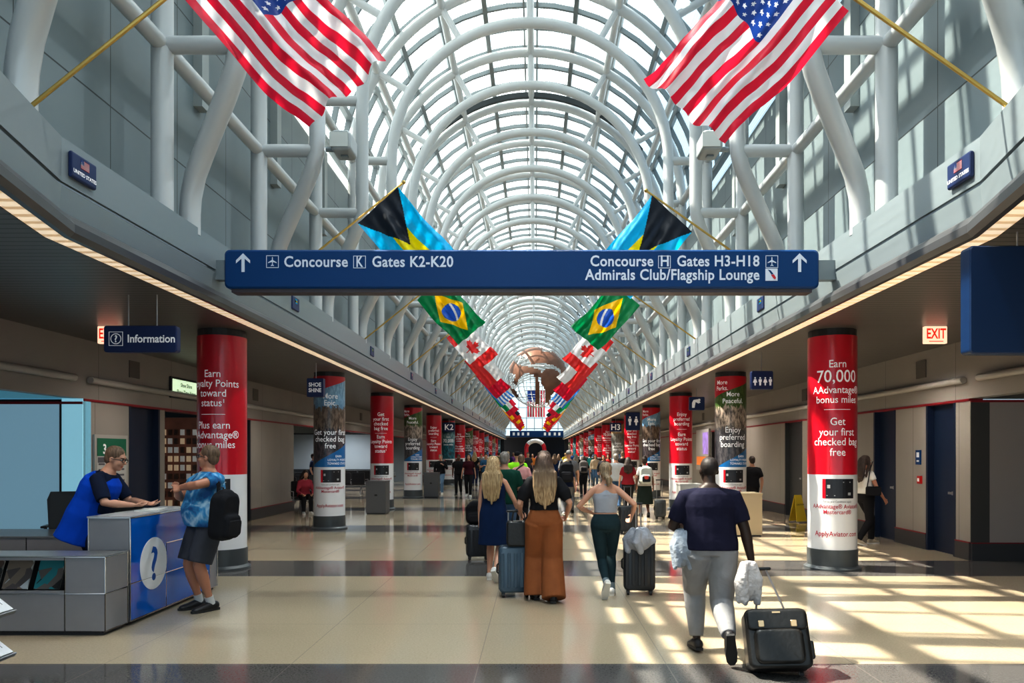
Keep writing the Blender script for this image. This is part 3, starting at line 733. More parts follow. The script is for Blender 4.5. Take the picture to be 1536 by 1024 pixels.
# ------------------------------------------------------------------ signs
def sign_box(name, label, x0, x1, z0, z1, y, m=M_NAVY2, d=.12, r=.03, cat='sign', group=None, rods=None):
    t = thing(name, label, cat, ((x0 + x1) / 2, y, (z0 + z1) / 2), 0, group); w, h = (x1 - x0) / 2, (z1 - z0) / 2
    obj('panel', G().rbox(-w, w, 0, d, -h, h, r), m, t, smooth=False)
    if rods:
        for q in rods:
            obj('rod', G().tube([(q * w, d / 2, h - .01), (q * w, d / 2, 3.5 - (z0 + z1) / 2)], .008, 6), M_STEEL, t)
    return t, w, h
ysg = 9.0
p0 = W(336, 437, ysg); p1 = W(1229, 374, ysg)
t, w, h = sign_box('overhead_sign', 'long blue overhead sign reading Concourse K and Concourse H across the hall', p0.x, p1.x, p0.z + .04, p1.z, ysg, M_NAVY, .22, .06)
obj('lower_edge', G().box(-w + .08, w - .08, .03, .22, -h - .045, -h + .01), mat('sign_edge', (.06, .05, .06), .4), t)
obj('bracket', G().box(-w - .24, -w + .02, .05, .17, -.12, .12), M_FASC, t); obj('bracket', G().box(w - .02, w + .24, .05, .17, -.12, .12), M_FASC, t)
ctr = Vector(((p0.x + p1.x) / 2, ysg, (p0.z + .04 + p1.z) / 2))
def loc_on(px, py): q = W(px, py, ysg) - ctr; return q.x, q.z
M_SG = mat('sign_lettering', (.60, .66, .76), .5, emit=.08)
def sign_text(s, px0, px1, py, size):
    x0, z = loc_on(px0, py); x1, _ = loc_on(px1, py)
    vs, _f = text_geo(s, .022, 'LEFT', 1.05); wd = max(v[0] for v in vs); sx = (x1 - x0) / (wd * size)
    text(s, size, M_SG, Matrix.Translation((x0, -.006, z)) @ Matrix.Rotation(R(90), 4, 'X'), t, .022, 'LEFT', spacing=1.05, sx=sx)
sz = .185
sign_text('Concourse', 426, 522, 400, sz); sign_text('K', 534, 545, 400, sz); sign_text('Gates K2-K20', 558, 680, 400, sz)
sign_text('Concourse', 885, 980, 399, sz); sign_text('H', 990, 1003, 399, sz); sign_text('Gates H3-H18', 1015, 1139, 399, sz)
sign_text('Admirals Club/Flagship Lounge', 878, 1139, 419.5, sz)
def outline(cx, cy, half, y=-.006, th=.008, r=None):
    g = G(); x, z = loc_on(cx, cy); g.box(x - half, x + half, y - .002, y, z - half, z - half + th); g.box(x - half, x + half, y - .002, y, z + half - th, z + half)
    g.box(x - half, x - half + th, y - .002, y, z - half, z + half); g.box(x + half - th, x + half, y - .002, y, z - half, z + half); return g
PLANE = [(0, 1), (.09, .85), (.1, .35), (.9, -.15), (.9, -.32), (.1, -.08), (.07, -.6), (.32, -.82), (.32, -.95), (0, -.85)]
PLANE = PLANE + [(-x, y) for x, y in PLANE[::-1][1:-1]]
ARROW = [(0, 1), (.75, .25), (.75, -.08), (.17, .42), (.17, -1), (-.17, -1), (-.17, .42), (-.75, -.08), (-.75, .25)]
def poly_on(P, cx, cy, s, m, par, y=-.008):
    x, z = loc_on(cx, cy); obj('symbol', G().prism([(a * s, b * s) for a, b in P], Matrix.Translation((x, y, z)) @ Matrix.Rotation(R(90), 4, 'X'), .003), m, par)
for cx in (409, 1157.5): obj('icon_frame', outline(cx, 392.5, .077), M_SG, t); poly_on(PLANE, cx, 392.5, .058, M_SG, t)
for cx in (539.5, 996.5): obj('icon_frame', outline(cx, 393 , .077), M_SG, t)
for cx in (365, 1199): poly_on(ARROW, cx, 394 , .115, M_SG, t)
x, z = loc_on(1157, 412); obj('icon_panel', G().box(x - .075, x + .075, -.008, -.004, z - .075, z + .075), M_SG, t)
poly_on([(-.6, .8), (-.2, .7), (.3, .1), (.0, 0)], 1157, 412, .075, M_NAVY, t, -.011); poly_on([(-.1, -.05), (.35, .05), (.7, -.5), (.6, -.8), (.3, -.6)], 1157, 412, .075, M_RED, t, -.011)

q0 = W(155, 528, 8.3); q1 = W(265, 488, 8.3)
t, w, h = sign_box('hanging_sign', 'small blue hanging sign reading Information above the desk', q0.x, q1.x, q0.z, q1.z, 8.3, M_NAVY2, .1, .03, rods=(-.38, .4))
text('Information', .125, M_TXW, FACE(.13, -.006, -.04), t, bold=.022, sx=.92)
g = G()
for i in range(28):
    a0, a1 = 2 * math.pi * i / 28, 2 * math.pi * (i + 1) / 28
    g.add([(-.27 + r * math.cos(a), -.006, r * math.sin(a)) for r, a in ((.052, a0), (.052, a1), (.062, a1), (.062, a0))], [(0, 1, 2, 3)])
for a, b, c, d in ((-.35, -.19, -.08, -.074), (-.35, -.19, .074, .08), (-.35, -.344, -.08, .08), (-.196, -.19, -.08, .08)): g.box(a, b, -.008, -.005, c, d)
obj('icon_ring', g, M_TXW, t); text('?', .11, M_TXW, FACE(-.27, -.007, -.037), t, bold=.03)
M_EX = mat('exit_glow', (.85, .55, .40), .5, emit=.9); M_EXR = mat('exit_red', (.75, .03, .01), .5, emit=.6)
for px, lab in ((1387, 'glowing EXIT sign on the right aisle ceiling'), (146, 'glowing EXIT sign half hidden behind the Information sign')):
    a = W(px, 515, 10.4); b = W(px + 34, 489, 10.4)
    t, w, h = sign_box('exit_sign', lab, a.x, b.x, a.z, b.z, 10.4, M_EX, .06, .012, rods=(0,))
    text('EXIT', .20, M_EXR, FACE(0, -.006, -.05), t, bold=.02, sx=.68)
    obj('underline_arrow', G().box(-.1, .1, -.008, -.005, -h + .025, -h + .035), M_EXR, t)
a = W(1455, 530, 5.9); t, w, h = sign_box('hanging_sign', 'large blank dark blue hanging sign cut by the right picture edge', a.x, a.x + 1.7, a.z, W(0, 368, 5.9).z, 5.9, mat('sign_back', (.003, .025, .085), .4), .14, .03, rods=(-.5, .5))
a = W(460, 595, 14.6); b = W(485, 567, 14.6); t, w, h = sign_box('hanging_sign', 'small blue hanging sign reading SHOE SHINE', a.x, b.x, a.z, b.z, 14.6, M_NAVY2, .14, .02, rods=(0,))
text('SHOE', .11, M_TXW, FACE(0, -.006, .02), t, bold=.03, sx=.9); text('SHINE', .11, M_TXW, FACE(0, -.006, -.09), t, bold=.03, sx=.85)
def human_icon(g, x, z, s, skirt=False):
    g.ell((x, -.008, z + .8 * s), (.2 * s, .003, .2 * s))
    P = [(-.35, .5), (.35, .5), (.4, -.1), (.25, -.1), (.2, -1), (-.2, -1), (-.25, -.1), (-.4, -.1)] if not skirt else [(-.25, .5), (.25, .5), (.5, -.3), (.2, -.3), (.15, -1), (-.15, -1), (-.2, -.3), (-.5, -.3)]
    g.prism([(a * s, b * s) for a, b in P], Matrix.Translation((x, -.006, z)) @ Matrix.Rotation(R(90), 4, 'X'), .003)
a = W(1127, 584, 13.0); b = W(1160, 556, 13.0); t, w, h = sign_box('hanging_sign', 'small navy restroom sign with white figures, right of the MORE PEACEFUL column', a.x, b.x, a.z, b.z, 13, M_NAVY2, .1, .03, rods=(0,))
g = G()
for i, x in enumerate((-.13, -.04, .05, .14)): human_icon(g, x, -.02, .075, i % 2 == 0)
obj('symbol', g, M_TXW, t)
a = W(1034, 615, 20.4); b = W(1057, 595, 20.4); t, w, h = sign_box('hanging_sign', 'small navy drinking fountain sign beside the third right column', a.x, b.x, a.z, b.z, 20.4, M_NAVY2, .1, .03, rods=(0,))
obj('symbol', G().prism([(-.14, -.12), (-.14, .02), (-.1, .1), (.02, .12), (.1, .03), (.04, 0), (-.04, .04), (-.07, -.12)], FACE(0, -.006, 0), .003).ell((.06, -.008, .1), (.035, .003, .035)), M_TXW, t)
a = W(939, 645, 32.6); b = W(960, 617, 32.6); t, w, h = sign_box('hanging_sign', 'navy restroom sign with two white figures in front of a red column', a.x, b.x, a.z, b.z, 32.6, M_NAVY2, .1, .03, rods=(-.5, .5))
g = G(); human_icon(g, -.14, 0, .2); human_icon(g, .14, 0, .2, True); obj('symbol', g, M_TXW, t)
for px, s_ in ((673, 'K2'), (978 - 55, 'H3')):
    d = 38.5; a = W(px - 8, 647, d); b = W(px + 9, 634, d)
    t, w, h = sign_box('gate_sign', 'navy gate sign reading %s' % s_, a.x, b.x, a.z, b.z, d, M_NAVY2, .1, .02, rods=(0,)); text(s_, .42, M_TXW, FACE(0, -.006, -.14), t, bold=.02)
a = W(765, 655.5, 97); b = W(847, 646, 97); t, w, h = sign_box('overhead_sign', 'distant blue band sign with white symbols across the far end', a.x, b.x, a.z, b.z, 96.6, M_NAVY, .2, .03)
g = G()
for x in (-3.1, -2.5, -1.9, -1.2, 1.0, 1.6, 2.3, 2.9): g.box(x - .14, x + .14, -.02, 0, -.2, .2)
obj('symbol', g, M_TXW, t)
# red white arch stand far away
t = thing('welcome_arch', 'red and white arched stand at the far end of the concourse', 'arch', W(803, 679, 70) - Vector((0, 0, EYE)))
for (a0, a1, m_) in ((0, 35, M_RED), (35, 60, M_WRAP), (60, 120, M_WRAP), (120, 145, M_WRAP), (145, 180, M_RED)):
    obj('arch_segment', G().tube([(.85 * math.cos(R(a0 + (a1 - a0) * i / 4)), 0, 2.1 + .75 * math.sin(R(a0 + (a1 - a0) * i / 4))) for i in range(5)], .2, 10), m_, t, smooth=True)
for s in (-1, 1): obj('leg', G().tube([(s * .85, 0, 0), (s * .85, 0, 2.1)], .2, 10), M_RED, t)
# EOF-PART1
# ------------------------------------------------------------------ people
def ik(a, b, l1, l2, pole):
    a, b = Vector(a), Vector(b); d = b - a; L_ = min(d.length, (l1 + l2) * .995)
    if d.length > L_: b = a + d.normalized() * L_
    t = d.normalized(); q = (l1 * l1 - l2 * l2 + L_ * L_) / (2 * L_); h = math.sqrt(max(0, l1 * l1 - q * q))
    p = Vector(pole); p = (p - t * p.dot(t)).normalized()
    return a + t * q + p * h, b
def ring(c, ax, ay, rx, ry, n=20, pw=2.3):
    out = []
    for j in range(n):
        a = 2 * math.pi * j / n; x, y = math.cos(a), math.sin(a)
        k = (abs(x) ** pw + abs(y) ** pw) ** (-1 / pw); out.append(c + ax * rx * x * k + ay * ry * y * k)
    return out
PROF = {'m': [(.84, .155, .105), (.90, .170, .120), (.97, .170, .118), (1.04, .158, .112), (1.10, .155, .110), (1.18, .165, .115), (1.26, .180, .120), (1.32, .172, .112), (1.365, .140, .092), (1.40, .095, .072), (1.45, .058, .058)],
        'f': [(.84, .155, .110), (.90, .175, .125), (.96, .168, .120), (1.02, .142, .105), (1.08, .125, .092), (1.15, .130, .098), (1.24, .146, .112), (1.30, .142, .100), (1.35, .118, .082), (1.40, .072, .062), (1.45, .045, .048)]}
SKIN = {'light': (.58, .32, .22), 'tan': (.46, .22, .14), 'dark': (.035, .018, .012), 'brown': (.16, .07, .04)}
def sk(k): return mat('skin_' + k, SKIN[k], .5, bump=.05, bscale=60)
def fabric(name, col, b=.35, sc=9, rough=.8, var=.08): return mat(name, col, rough, bump=b, bscale=sc, var=var, vscale=8, spec=.15)
NO = object()
def person(o, label, at, H=1.7, yaw=0, sex='m', wide=1., belly=0., lean=0., ank=((-.10, 0, .085, 0), (.10, .0, .085, 0)), hips=None,
           hands=((-.24, .05, .80), (.24, .05, .80)), poles=((-.5, -1, 0), (.5, -1, 0)), kneep=(0, 1, 0), curl=.9, head=(0, 0), skin='light', vox=.010, hair=None, hairm=None,
           top=None, topm=None, sleeve=.13, hem=.88, puff=1., legs=None, legm=None, shoem=None, glasses=False, group=None, category='person', extra=None, shin=.0, face=True, sock=None, seat=False, nohand=False):
    s = H / 1.7; P = PROF[sex]; sw = (.178 if sex == 'm' else .150) * (wide * .7 + .3); hz = .90 if hips is None else hips[2]
    hx, hy = (0, 0) if hips is None else hips[:2]
    Rl = Matrix.Rotation(-R(lean), 4, 'X')
    def tp(x, y, z): return Vector((hx, hy, hz)) + Rl @ Vector((x, y, z - .90))
    ax = Vector((1, 0, 0)); ay = (Rl @ Vector((0, 1, 0)))
    def torso(off, z0, z1, flare=0, bel=belly):
        rs = []; zs = [q[0] for q in P]
        def at_(z):
            for i in range(len(P) - 1):
                if P[i][0] <= z <= P[i + 1][0]:
                    f = (z - P[i][0]) / (P[i + 1][0] - P[i][0]); return [P[i][j] + f * (P[i + 1][j] - P[i][j]) for j in (1, 2)]
            return P[0][1:] if z < P[0][0] else P[-1][1:]
        lv = [z0] + [z for z in zs if z0 + .015 < z < z1 - .015] + [z1]
        for z in lv:
            rx, ry = at_(z); b = bel * math.exp(-((z - 1.06) / .13) ** 2); fl = flare * max(0, (1.1 - z))
            rs.append(ring(tp(0, b * .5 + (.012 if 1.15 < z < 1.35 else 0), z), ax, ay, rx * wide + off + fl + b * .3, ry * (wide * .5 + .5) + off + fl + b * .6))
        return rs
    g = G(); g.loft(torso(0, .87, 1.45))
    # arms
    UA, FA = .285, .255; arms = []
    for i, sd in enumerate((-1, 1)):
        sh = tp(sd * sw, -.005, 1.345); wr = Vector(hands[i]); el, wr = ik(sh, wr, UA, FA, poles[i]); arms.append((sh, el, wr))
        k = 1.0 if sex == 'm' else .82; k *= (wide + 1) / 2
        m1 = sh.lerp(el, .45); m2 = el.lerp(wr, .3)
        g.tube([tp(sd * .05, 0, 1.40), sh, m1, el, m2, wr], [.04, .052 * k, .049 * k, .040 * k, .042 * k, (.028 * k, .024 * k)], 14, roundcap=True)
        if nohand: continue
        d = (wr - el).normalized(); side = (ax * sd - d * (ax * sd).dot(d)).normalized()      # outward
        fw = Vector((0, 1, 0)); fw = (fw - d * fw.dot(d)); fw = fw.normalized() if fw.length > .2 else Vector((0, 0, 1)); pn = d.cross(fw).normalized()
        if pn.dot(-side) < 0: pn = -pn                 # palm faces the body
        pe = wr + d * .085
        g.tube([wr - d * .01, wr + d * .03, pe], [(.026, .019), (.038, .017), (.040, .014)], 12, side=fw, roundcap=True)
        for q, (off, ln) in enumerate(((.031, .068), (.0105, .078), (-.0105, .072), (-.031, .056))):
            b0 = pe + fw * off - d * .01; c1 = curl * .6; c2 = curl * 1.3; c3 = curl * 1.9
            p1 = b0 + (d * math.cos(c1) + pn * math.sin(c1)) * ln * .48; p2 = p1 + (d * math.cos(c2) + pn * math.sin(c2)) * ln * .32; p3 = p2 + (d * math.cos(c3) + pn * math.sin(c3)) * ln * .26
            g.tube([b0, p1, p2, p3], [.0098, .0092, .0085, .0075], 8, roundcap=True)
        t0 = wr + d * .022 + fw * .024; t1 = t0 + (d * .6 + fw * .7 + pn * .35).normalized() * .038; t2 = t1 + (d * .85 + fw * .2 + pn * .5).normalized() * .034
        g.tube([t0, t1, t2], [.014, .011, .009], 8, roundcap=True)
    # legs
    TH, SH = .425, .41; LG = []
    for i, sd in enumerate((-1, 1)):
        hp = tp(sd * .088 * wide, 0, .885); an = Vector(ank[i][:3]); kp = kneep[i] if isinstance(kneep[0], (tuple, list)) else kneep
        kn, an = ik(hp, an, TH, SH, kp); LG.append((hp, kn, an)); k = (wide * .6 + .4)
        g.tube([tp(sd * .07, 0, .93), hp, hp.lerp(kn, .45), kn.lerp(hp, .12), kn, kn.lerp(an, .3), kn.lerp(an, .75), an],
               [.085 * k, .092 * k, .077 * k, .058 * k, .053 * k, .056 * k, .038, .034], 16, roundcap=True)
        pt = ank[i][3]; Mf = Matrix.Translation(an) @ Matrix.Rotation(-R(pt), 4, 'X') @ Matrix.Rotation(R(-sd * 7), 4, 'Z')
        g.tube([Mf @ Vector(q) for q in ((0, -.045, -.045), (0, .02, -.04), (0, .10, -.055), (0, .165, -.062))], [(.034, .034), (.038, .036), (.042, .024), (.036, .016)], 12, side=ax, roundcap=True)
    # head
    nb = tp(0, -.005, 1.42); Mh = Matrix.Translation(tp(0, .015, 1.565)) @ Matrix.Rotation(R(head[0]), 4, 'Z') @ Matrix.Rotation(-R(head[1]) - R(lean) * .35, 4, 'X')
    h0 = Mh @ Vector((0, -.02, -.04)); g.tube([nb - Vector((0, 0, .03)), nb.lerp(h0, .5), h0], [.058 if sex == 'm' else .046, .052 if sex == 'm' else .041, .05 if sex == 'm' else .042], 14)
    R3 = Mh.to_3x3()
    def he(c, r): g.ell(Mh @ Vector(c), r, R3)
    he((0, -.008, .035), (.073, .093, .090)); he((0, .022, -.035), (.060, .068, .078)); he((0, .05, -.085), (.035, .035, .028))
    g.tube([Mh @ Vector(q) for q in ((0, .082, .015), (0, .098, -.008), (0, .106, -.022))], [.009, .012, .015], 8, roundcap=True)
    he((0, .078, .035), (.05, .016, .012)); he((0, .082, -.055), (.026, .012, .007)); he((0, .080, -.066), (.022, .012, .006))
    for sd in (-1, 1): he((sd * .074, -.008, -.008), (.010, .020, .030)); he((sd * .03, .068, -.03), (.028, .02, .025))
    body = obj('person', remesh(g, vox, 3, 'body'), sk(skin)); tag(body, label, category, group)
    body.scale = (s, s, s); body.location = (at[0], at[1], at[2] if len(at) > 2 else 0); body.rotation_euler = (0, 0, R(yaw))
    if vox < .012:                                       # lips darker than the face
        lip = mat('lips_' + skin, tuple(c * q for c, q in zip(SKIN[skin], (.85, .5, .5))), .4); body.data.materials.append(lip); inv = Mh.inverted()
        for f in body.data.polygons:
            q = inv @ f.center
            if abs(q.x) < .024 and -.072 < q.z < -.050 and q.y > .08: f.material_index = 1
    if face:
        for sd in (-1, 1):
            e = obj('eye', G().ell(Mh @ Vector((sd * .031, .073, .008)), (.013, .011, .010), R3), mat('eye_white', (.6, .58, .55), .2), body, smooth=True)
            obj('iris', G().ell(Mh @ Vector((sd * .031, .0825, .008)), (.006, .003, .006), R3), mat('iris_dark', (.02, .015, .01), .2), e)
            obj('eyebrow', G().tube([Mh @ Vector(q) for q in ((sd * .015, .090, .026), (sd * .032, .088, .031), (sd * .050, .074, .026))], [.004, .0045, .003], 6), mat('brow_brown', (.06, .035, .02), .7), body)
    # hair
    if hair:
        g = G(); e = lambda c, r: g.ell(Mh @ Vector(c), r, R3); hv = lambda c: Mh @ Vector(c)
        if hair != 'bald' and hair != 'cap': e((0, -.020, .050), (.083, .098, .090)); e((0, -.055, .0), (.072, .055, .075))
        if hair == 'bald': e((0, -.022, .035), (.0765, .086, .085)); 
        if hair == 'cap': e((0, -.012, .055), (.082, .100, .082)); g.tube([hv((0, .07, .045)), hv((0, .15, .035))], [(.065, .012), (.05, .007)], 12, side=R3 @ Vector((1, 0, 0)), roundcap=True)
        if hair in ('long', 'half'):
            L_ = .42 if hair == 'long' else .25
            tail = [tp(0, -.065, 1.60), tp(0, -.10, 1.52), tp(0, -.125, 1.42), tp(.01, -.14, 1.40 - L_ * .35), tp(.0, -.13, 1.40 - L_ * .70)]
            g.tube(tail, [(.084, .07), (.105, .062), (.128, .052), (.118, .042), (.07, .024)], 20, side=ax, roundcap=True)
            for q in range(7):
                x = (q - 3) * .034; zz = 1.40 - L_ * (.66 + .16 * math.sin(q * 2.3 + 1) - .05 * abs(q - 3)); g.tube([tp(x * .7, -.12, 1.60 - abs(x)), tp(x * 1.1, -.155, 1.45), tp(x * 1.1, -.168, 1.30), tp(x * .9 + .012 * math.sin(q), -.150, zz)], [.018, .024, .024, .016], 10, roundcap=True)
            for sd in (-1, 1): g.tube([hv((sd * .070, .0, .04)), hv((sd * .082, .0, -.06)), tp(sd * .10, -.03, 1.42), tp(sd * .11, -.08, 1.30)], [.026, .032, .036, .020], 10, roundcap=True)
        if hair == 'pony':
            e((.0, -.075, -.035), (.055, .045, .06)); g.tube([hv((0, -.10, -.03)), hv((.02, -.135, -.07)), hv((.03, -.13, -.13)), hv((.02, -.12, -.17))], [.028, .036, .03, .012], 12, roundcap=True)
            g.tube([hv((.03, -.10, -.05)), hv((.06, -.12, -.09)), hv((.065, -.11, -.14))], [.02, .022, .01], 10, roundcap=True)
        if hair == 'curly':
            for q in range(26):
                a = q * 2.4; z = .11 - q * .0055; r = math.sqrt(max(.001, 1 - (z / .13) ** 2)) * .07; e((r * math.cos(a), -.02 + r * math.sin(a) * .9 - .008, z + .01), (.026, .026, .024))
        if hair == 'bun': e((0, -.06, .13), (.04, .04, .035))
        obj('hat' if hair == 'cap' else 'hair', remesh(g, max(vox * .9, .008), 2 if hair != 'curly' else 0, 'hair'), hairm, body)
    if glasses:
        g = G()
        for sd in (-1, 1):
            c = Vector((sd * .032, .098, .006)); g.tube([Mh @ (c + Vector((.026 * math.cos(R(a)), 0, .018 * math.sin(R(a))))) for a in range(0, 361, 30)], .003, 6, side=R3 @ Vector((0, 1, 0)))
            g.tube([Mh @ Vector((sd * .058, .096, .010)), Mh @ Vector((sd * .079, .05, .010)), Mh @ Vector((sd * .080, -.01, .004))], .0035, 6)
        g.tube([Mh @ Vector((-.008, .1, .01)), Mh @ Vector((.008, .1, .01))], .003, 6)
        obj('glasses', g, M_BLACK, body)
    # clothes
    def sleeves(g, frac, r0, k2=1.):
        for i, (sh, el, wr) in enumerate(arms):
            sd = (-1, 1)[i]
            L_ = frac; pts = [tp(sd * sw * .5, 0, 1.355), sh]; k = (1.0 if sex == 'm' else .84) * (wide + 1) / 2; rad = [.055, .060 * k + r0]
            if L_ <= .285:
                pts += [sh.lerp(el, L_ / .285 * .6), sh.lerp(el, L_ / .285)]; rad += [(.064 * k + r0) * k2, (.058 * k + r0) * (k2 if k2 < 1.2 else .95)]
            else:
                pts += [sh.lerp(el, .5), el, el.lerp(wr, (L_ - .285) / .255)]; rad += [.056 * k + r0, .05 * k + r0, .038 * k + r0]
            g.tube(pts, rad, 16)
    if top:
        g = G()
        if top in ('shirt', 'loose'):
            g.loft(torso(.022, hem, 1.40, flare=.16 if top == 'loose' else .03)); g.loft(torso(.012, 1.3, 1.42))
            for sd in (-1, 1): g.tube([tp(sd * .045, 0, 1.385), tp(sd * sw, -.005, 1.347)], [.050, .060], 14, roundcap=True)
            sleeves(g, sleeve, .006, puff)
        elif top == 'tank':
            g.loft(torso(.012, hem, 1.30)); 
            rs = torso(.011, 1.26, 1.40, 0); g2 = []
            for z, w_ in ((1.28, .80), (1.33, .60), (1.38, .52), (1.42, .62)):
                i = min(range(len(P)), key=lambda q: abs(P[q][0] - z)); rx, ry = P[i][1], P[i][2]
                g2.append(ring(tp(0, 0, z), ax, ay, rx * w_ + .004, ry + .012 - (z - 1.28) * .08))
            g.loft(g2)
        elif top == 'dress':
            rs = []
            for z, rx, ry in ((.50, .215, .165), (.60, .205, .160), (.72, .200, .155), (.84, .196, .150), (.92, .192, .142), (1.02, .170, .125), (1.10, .158, .118), (1.22, .165, .13), (1.30, .162, .118), (1.36, .128, .092), (1.405, .10, .075)):
                rs.append(ring(tp(0, 0, z) if z > .9 else Vector((hx + (.0), hy, hz - .9 + z)), ax, ay if z > .9 else Vector((0, 1, 0)), rx, ry))
            g.loft(rs)
        elif top == 'vest':
            rs = []
            for z, q in ((.66, .085), (.80, .07), (.95, .055), (1.1, .045), (1.25, .034), (1.32, .026), (1.385, .018)):
                i = min(range(len(P)), key=lambda w_: abs(P[w_][0] - z)); rs.append(ring(tp(0, -.01, z), ax, ay, P[i][1] * wide + q, P[i][2] * wide + q + belly * .3))
            g.loft(rs)
        obj({'dress': 'dress', 'vest': 'tabard'}.get(top, 'top'), remesh(g, vox, 3, 'top'), topm, body)
        if top == 'vest':
            g = G(); g.loft(torso(.012, .95, 1.41)); [g.tube([tp(sd * .045, 0, 1.385), tp(sd * sw, -.005, 1.347)], [.050, .060], 14, roundcap=True) for sd in (-1, 1)]; sleeves(g, .25, .006); obj('shirt', remesh(g, vox, 3, 'shirt'), extra, body)
    if legs:
        g = G()
        if legs == 'skirt':
            g.loft([ring(Vector((hx, hy, z)), ax, Vector((0, 1, 0)), rx, ry) for z, rx, ry in ((.36, .24, .20), (.6, .22, .18), (.85, .19, .145), (1.0, .155, .115))])
        else:
            lo = {'leggings': .006, 'jeans': .012, 'trousers': .02, 'joggers': .02, 'wide': .03, 'shorts': .03}[legs]
            g.loft(torso(.012, .855, 1.0 if legs not in ('wide', 'leggings') else 1.045, bel=belly))
            for (hp, kn, an), sd in zip(LG, (-1, 1)):
                k = (wide * .6 + .4); dn = (an - kn).normalized()
                pts = [tp(sd * .07, 0, .93), hp, hp.lerp(kn, .45), kn.lerp(hp, .1), kn, kn.lerp(an, .3), kn.lerp(an, .75), an - dn * .0]
                rr = {'leggings': [.09, .10, .084, .064, .059, .062, .044, .040], 'jeans': [.092, .105, .090, .072, .068, .068, .058, .056], 'trousers': [.094, .110, .098, .085, .082, .080, .074, .072],
                      'joggers': [.094, .116, .106, .090, .086, .080, .062, .052], 'wide': [.10, .122, .120, .118, .120, .124, .130, .134], 'shorts': [.10, .118, .116, .108, .1, .1, .1, .1]}[legs]
                rr = [q * k for q in rr]
                if legs == 'shorts': pts, rr = pts[:3] + [kn.lerp(hp, .06)], rr[:3] + [rr[3]]
                if legs == 'wide': pts[-1] = an + dn * .045
                if legs == 'leggings': pts[-1] = kn.lerp(an, .86)
                if legs == 'joggers': pts[-1] = kn.lerp(an, .93)
                g.tube(pts, rr, 18)
            g.ell(tp(0, -.035, .90), (.14 * wide, .085, .10)) if sex == 'f' and legs != 'skirt' else None
        obj({'leggings': 'leggings', 'shorts': 'shorts', 'skirt': 'skirt'}.get(legs, 'trousers'), remesh(g, vox, 3, 'trousers'), legm, body)
    if shoem:
        for i, sd in enumerate((-1, 1)):
            an = LG[i][2]; pt = ank[i][3]; Mf = Matrix.Translation(an) @ Matrix.Rotation(-R(pt), 4, 'X') @ Matrix.Rotation(R(-sd * 7), 4, 'Z')
            g = G(); g.tube([Mf @ Vector(q) for q in ((0, -.05, -.035), (0, .02, -.03), (0, .09, -.045), (0, .175, -.058))], [(.042, .046), (.046, .048), (.05, .034), (.042, .024)], 14, side=ax, roundcap=True)
            sh_ = obj('shoe', remesh(g, min(vox, .012), 2, 'shoe'), shoem[0], body)
            g = G(); ol = [(-.032, -.085), (.032, -.085), (.036, 0), (.046, .09), (.040, .17), (.018, .205), (-.018, .205), (-.040, .17), (-.046, .09), (-.036, 0)]
            g.prism(ol, Mf @ Matrix.Translation((0, 0, -.084)), .024); obj('sole', g, shoem[1], sh_)
            if sock: obj('sock', G().tube([an + (LG[i][1] - an) * q for q in (-.05, .05, .16)], [.043, .042, .044], 14), sock, body, smooth=True)
    body['_k'] = 0; del body['_k']
    info = dict(body=body, arms=arms, M=Matrix.Translation(body.location) @ Matrix.Rotation(R(yaw), 4, 'Z') @ Matrix.Scale(s, 4), tp=tp)
    return info
def fd(x): return x

BLOND = hair_mat('hair_blonde', (.30, .19, .09), (.55, .40, .22)); OMBRE = hair_mat('hair_ombre', (.26, .16, .08), (.58, .42, .25), (.085, .05, .035))
DKHAIR = hair_mat('hair_dark', (.018, .010, .008), (.05, .028, .02)); GREY = hair_mat('hair_grey', (.16, .14, .12), (.32, .29, .26)); BROWN = hair_mat('hair_brown', (.10, .06, .035), (.22, .14, .09))
SHOEW = (mat('shoe_white', (.72, .71, .68), .5), mat('sole_white', (.75, .74, .7), .6)); SHOEB = (mat('shoe_black', (.015, .015, .018), .5), mat('sole_black', (.02, .02, .02), .6))
BLACKF = fabric('black_cloth', (.014, .014, .017))

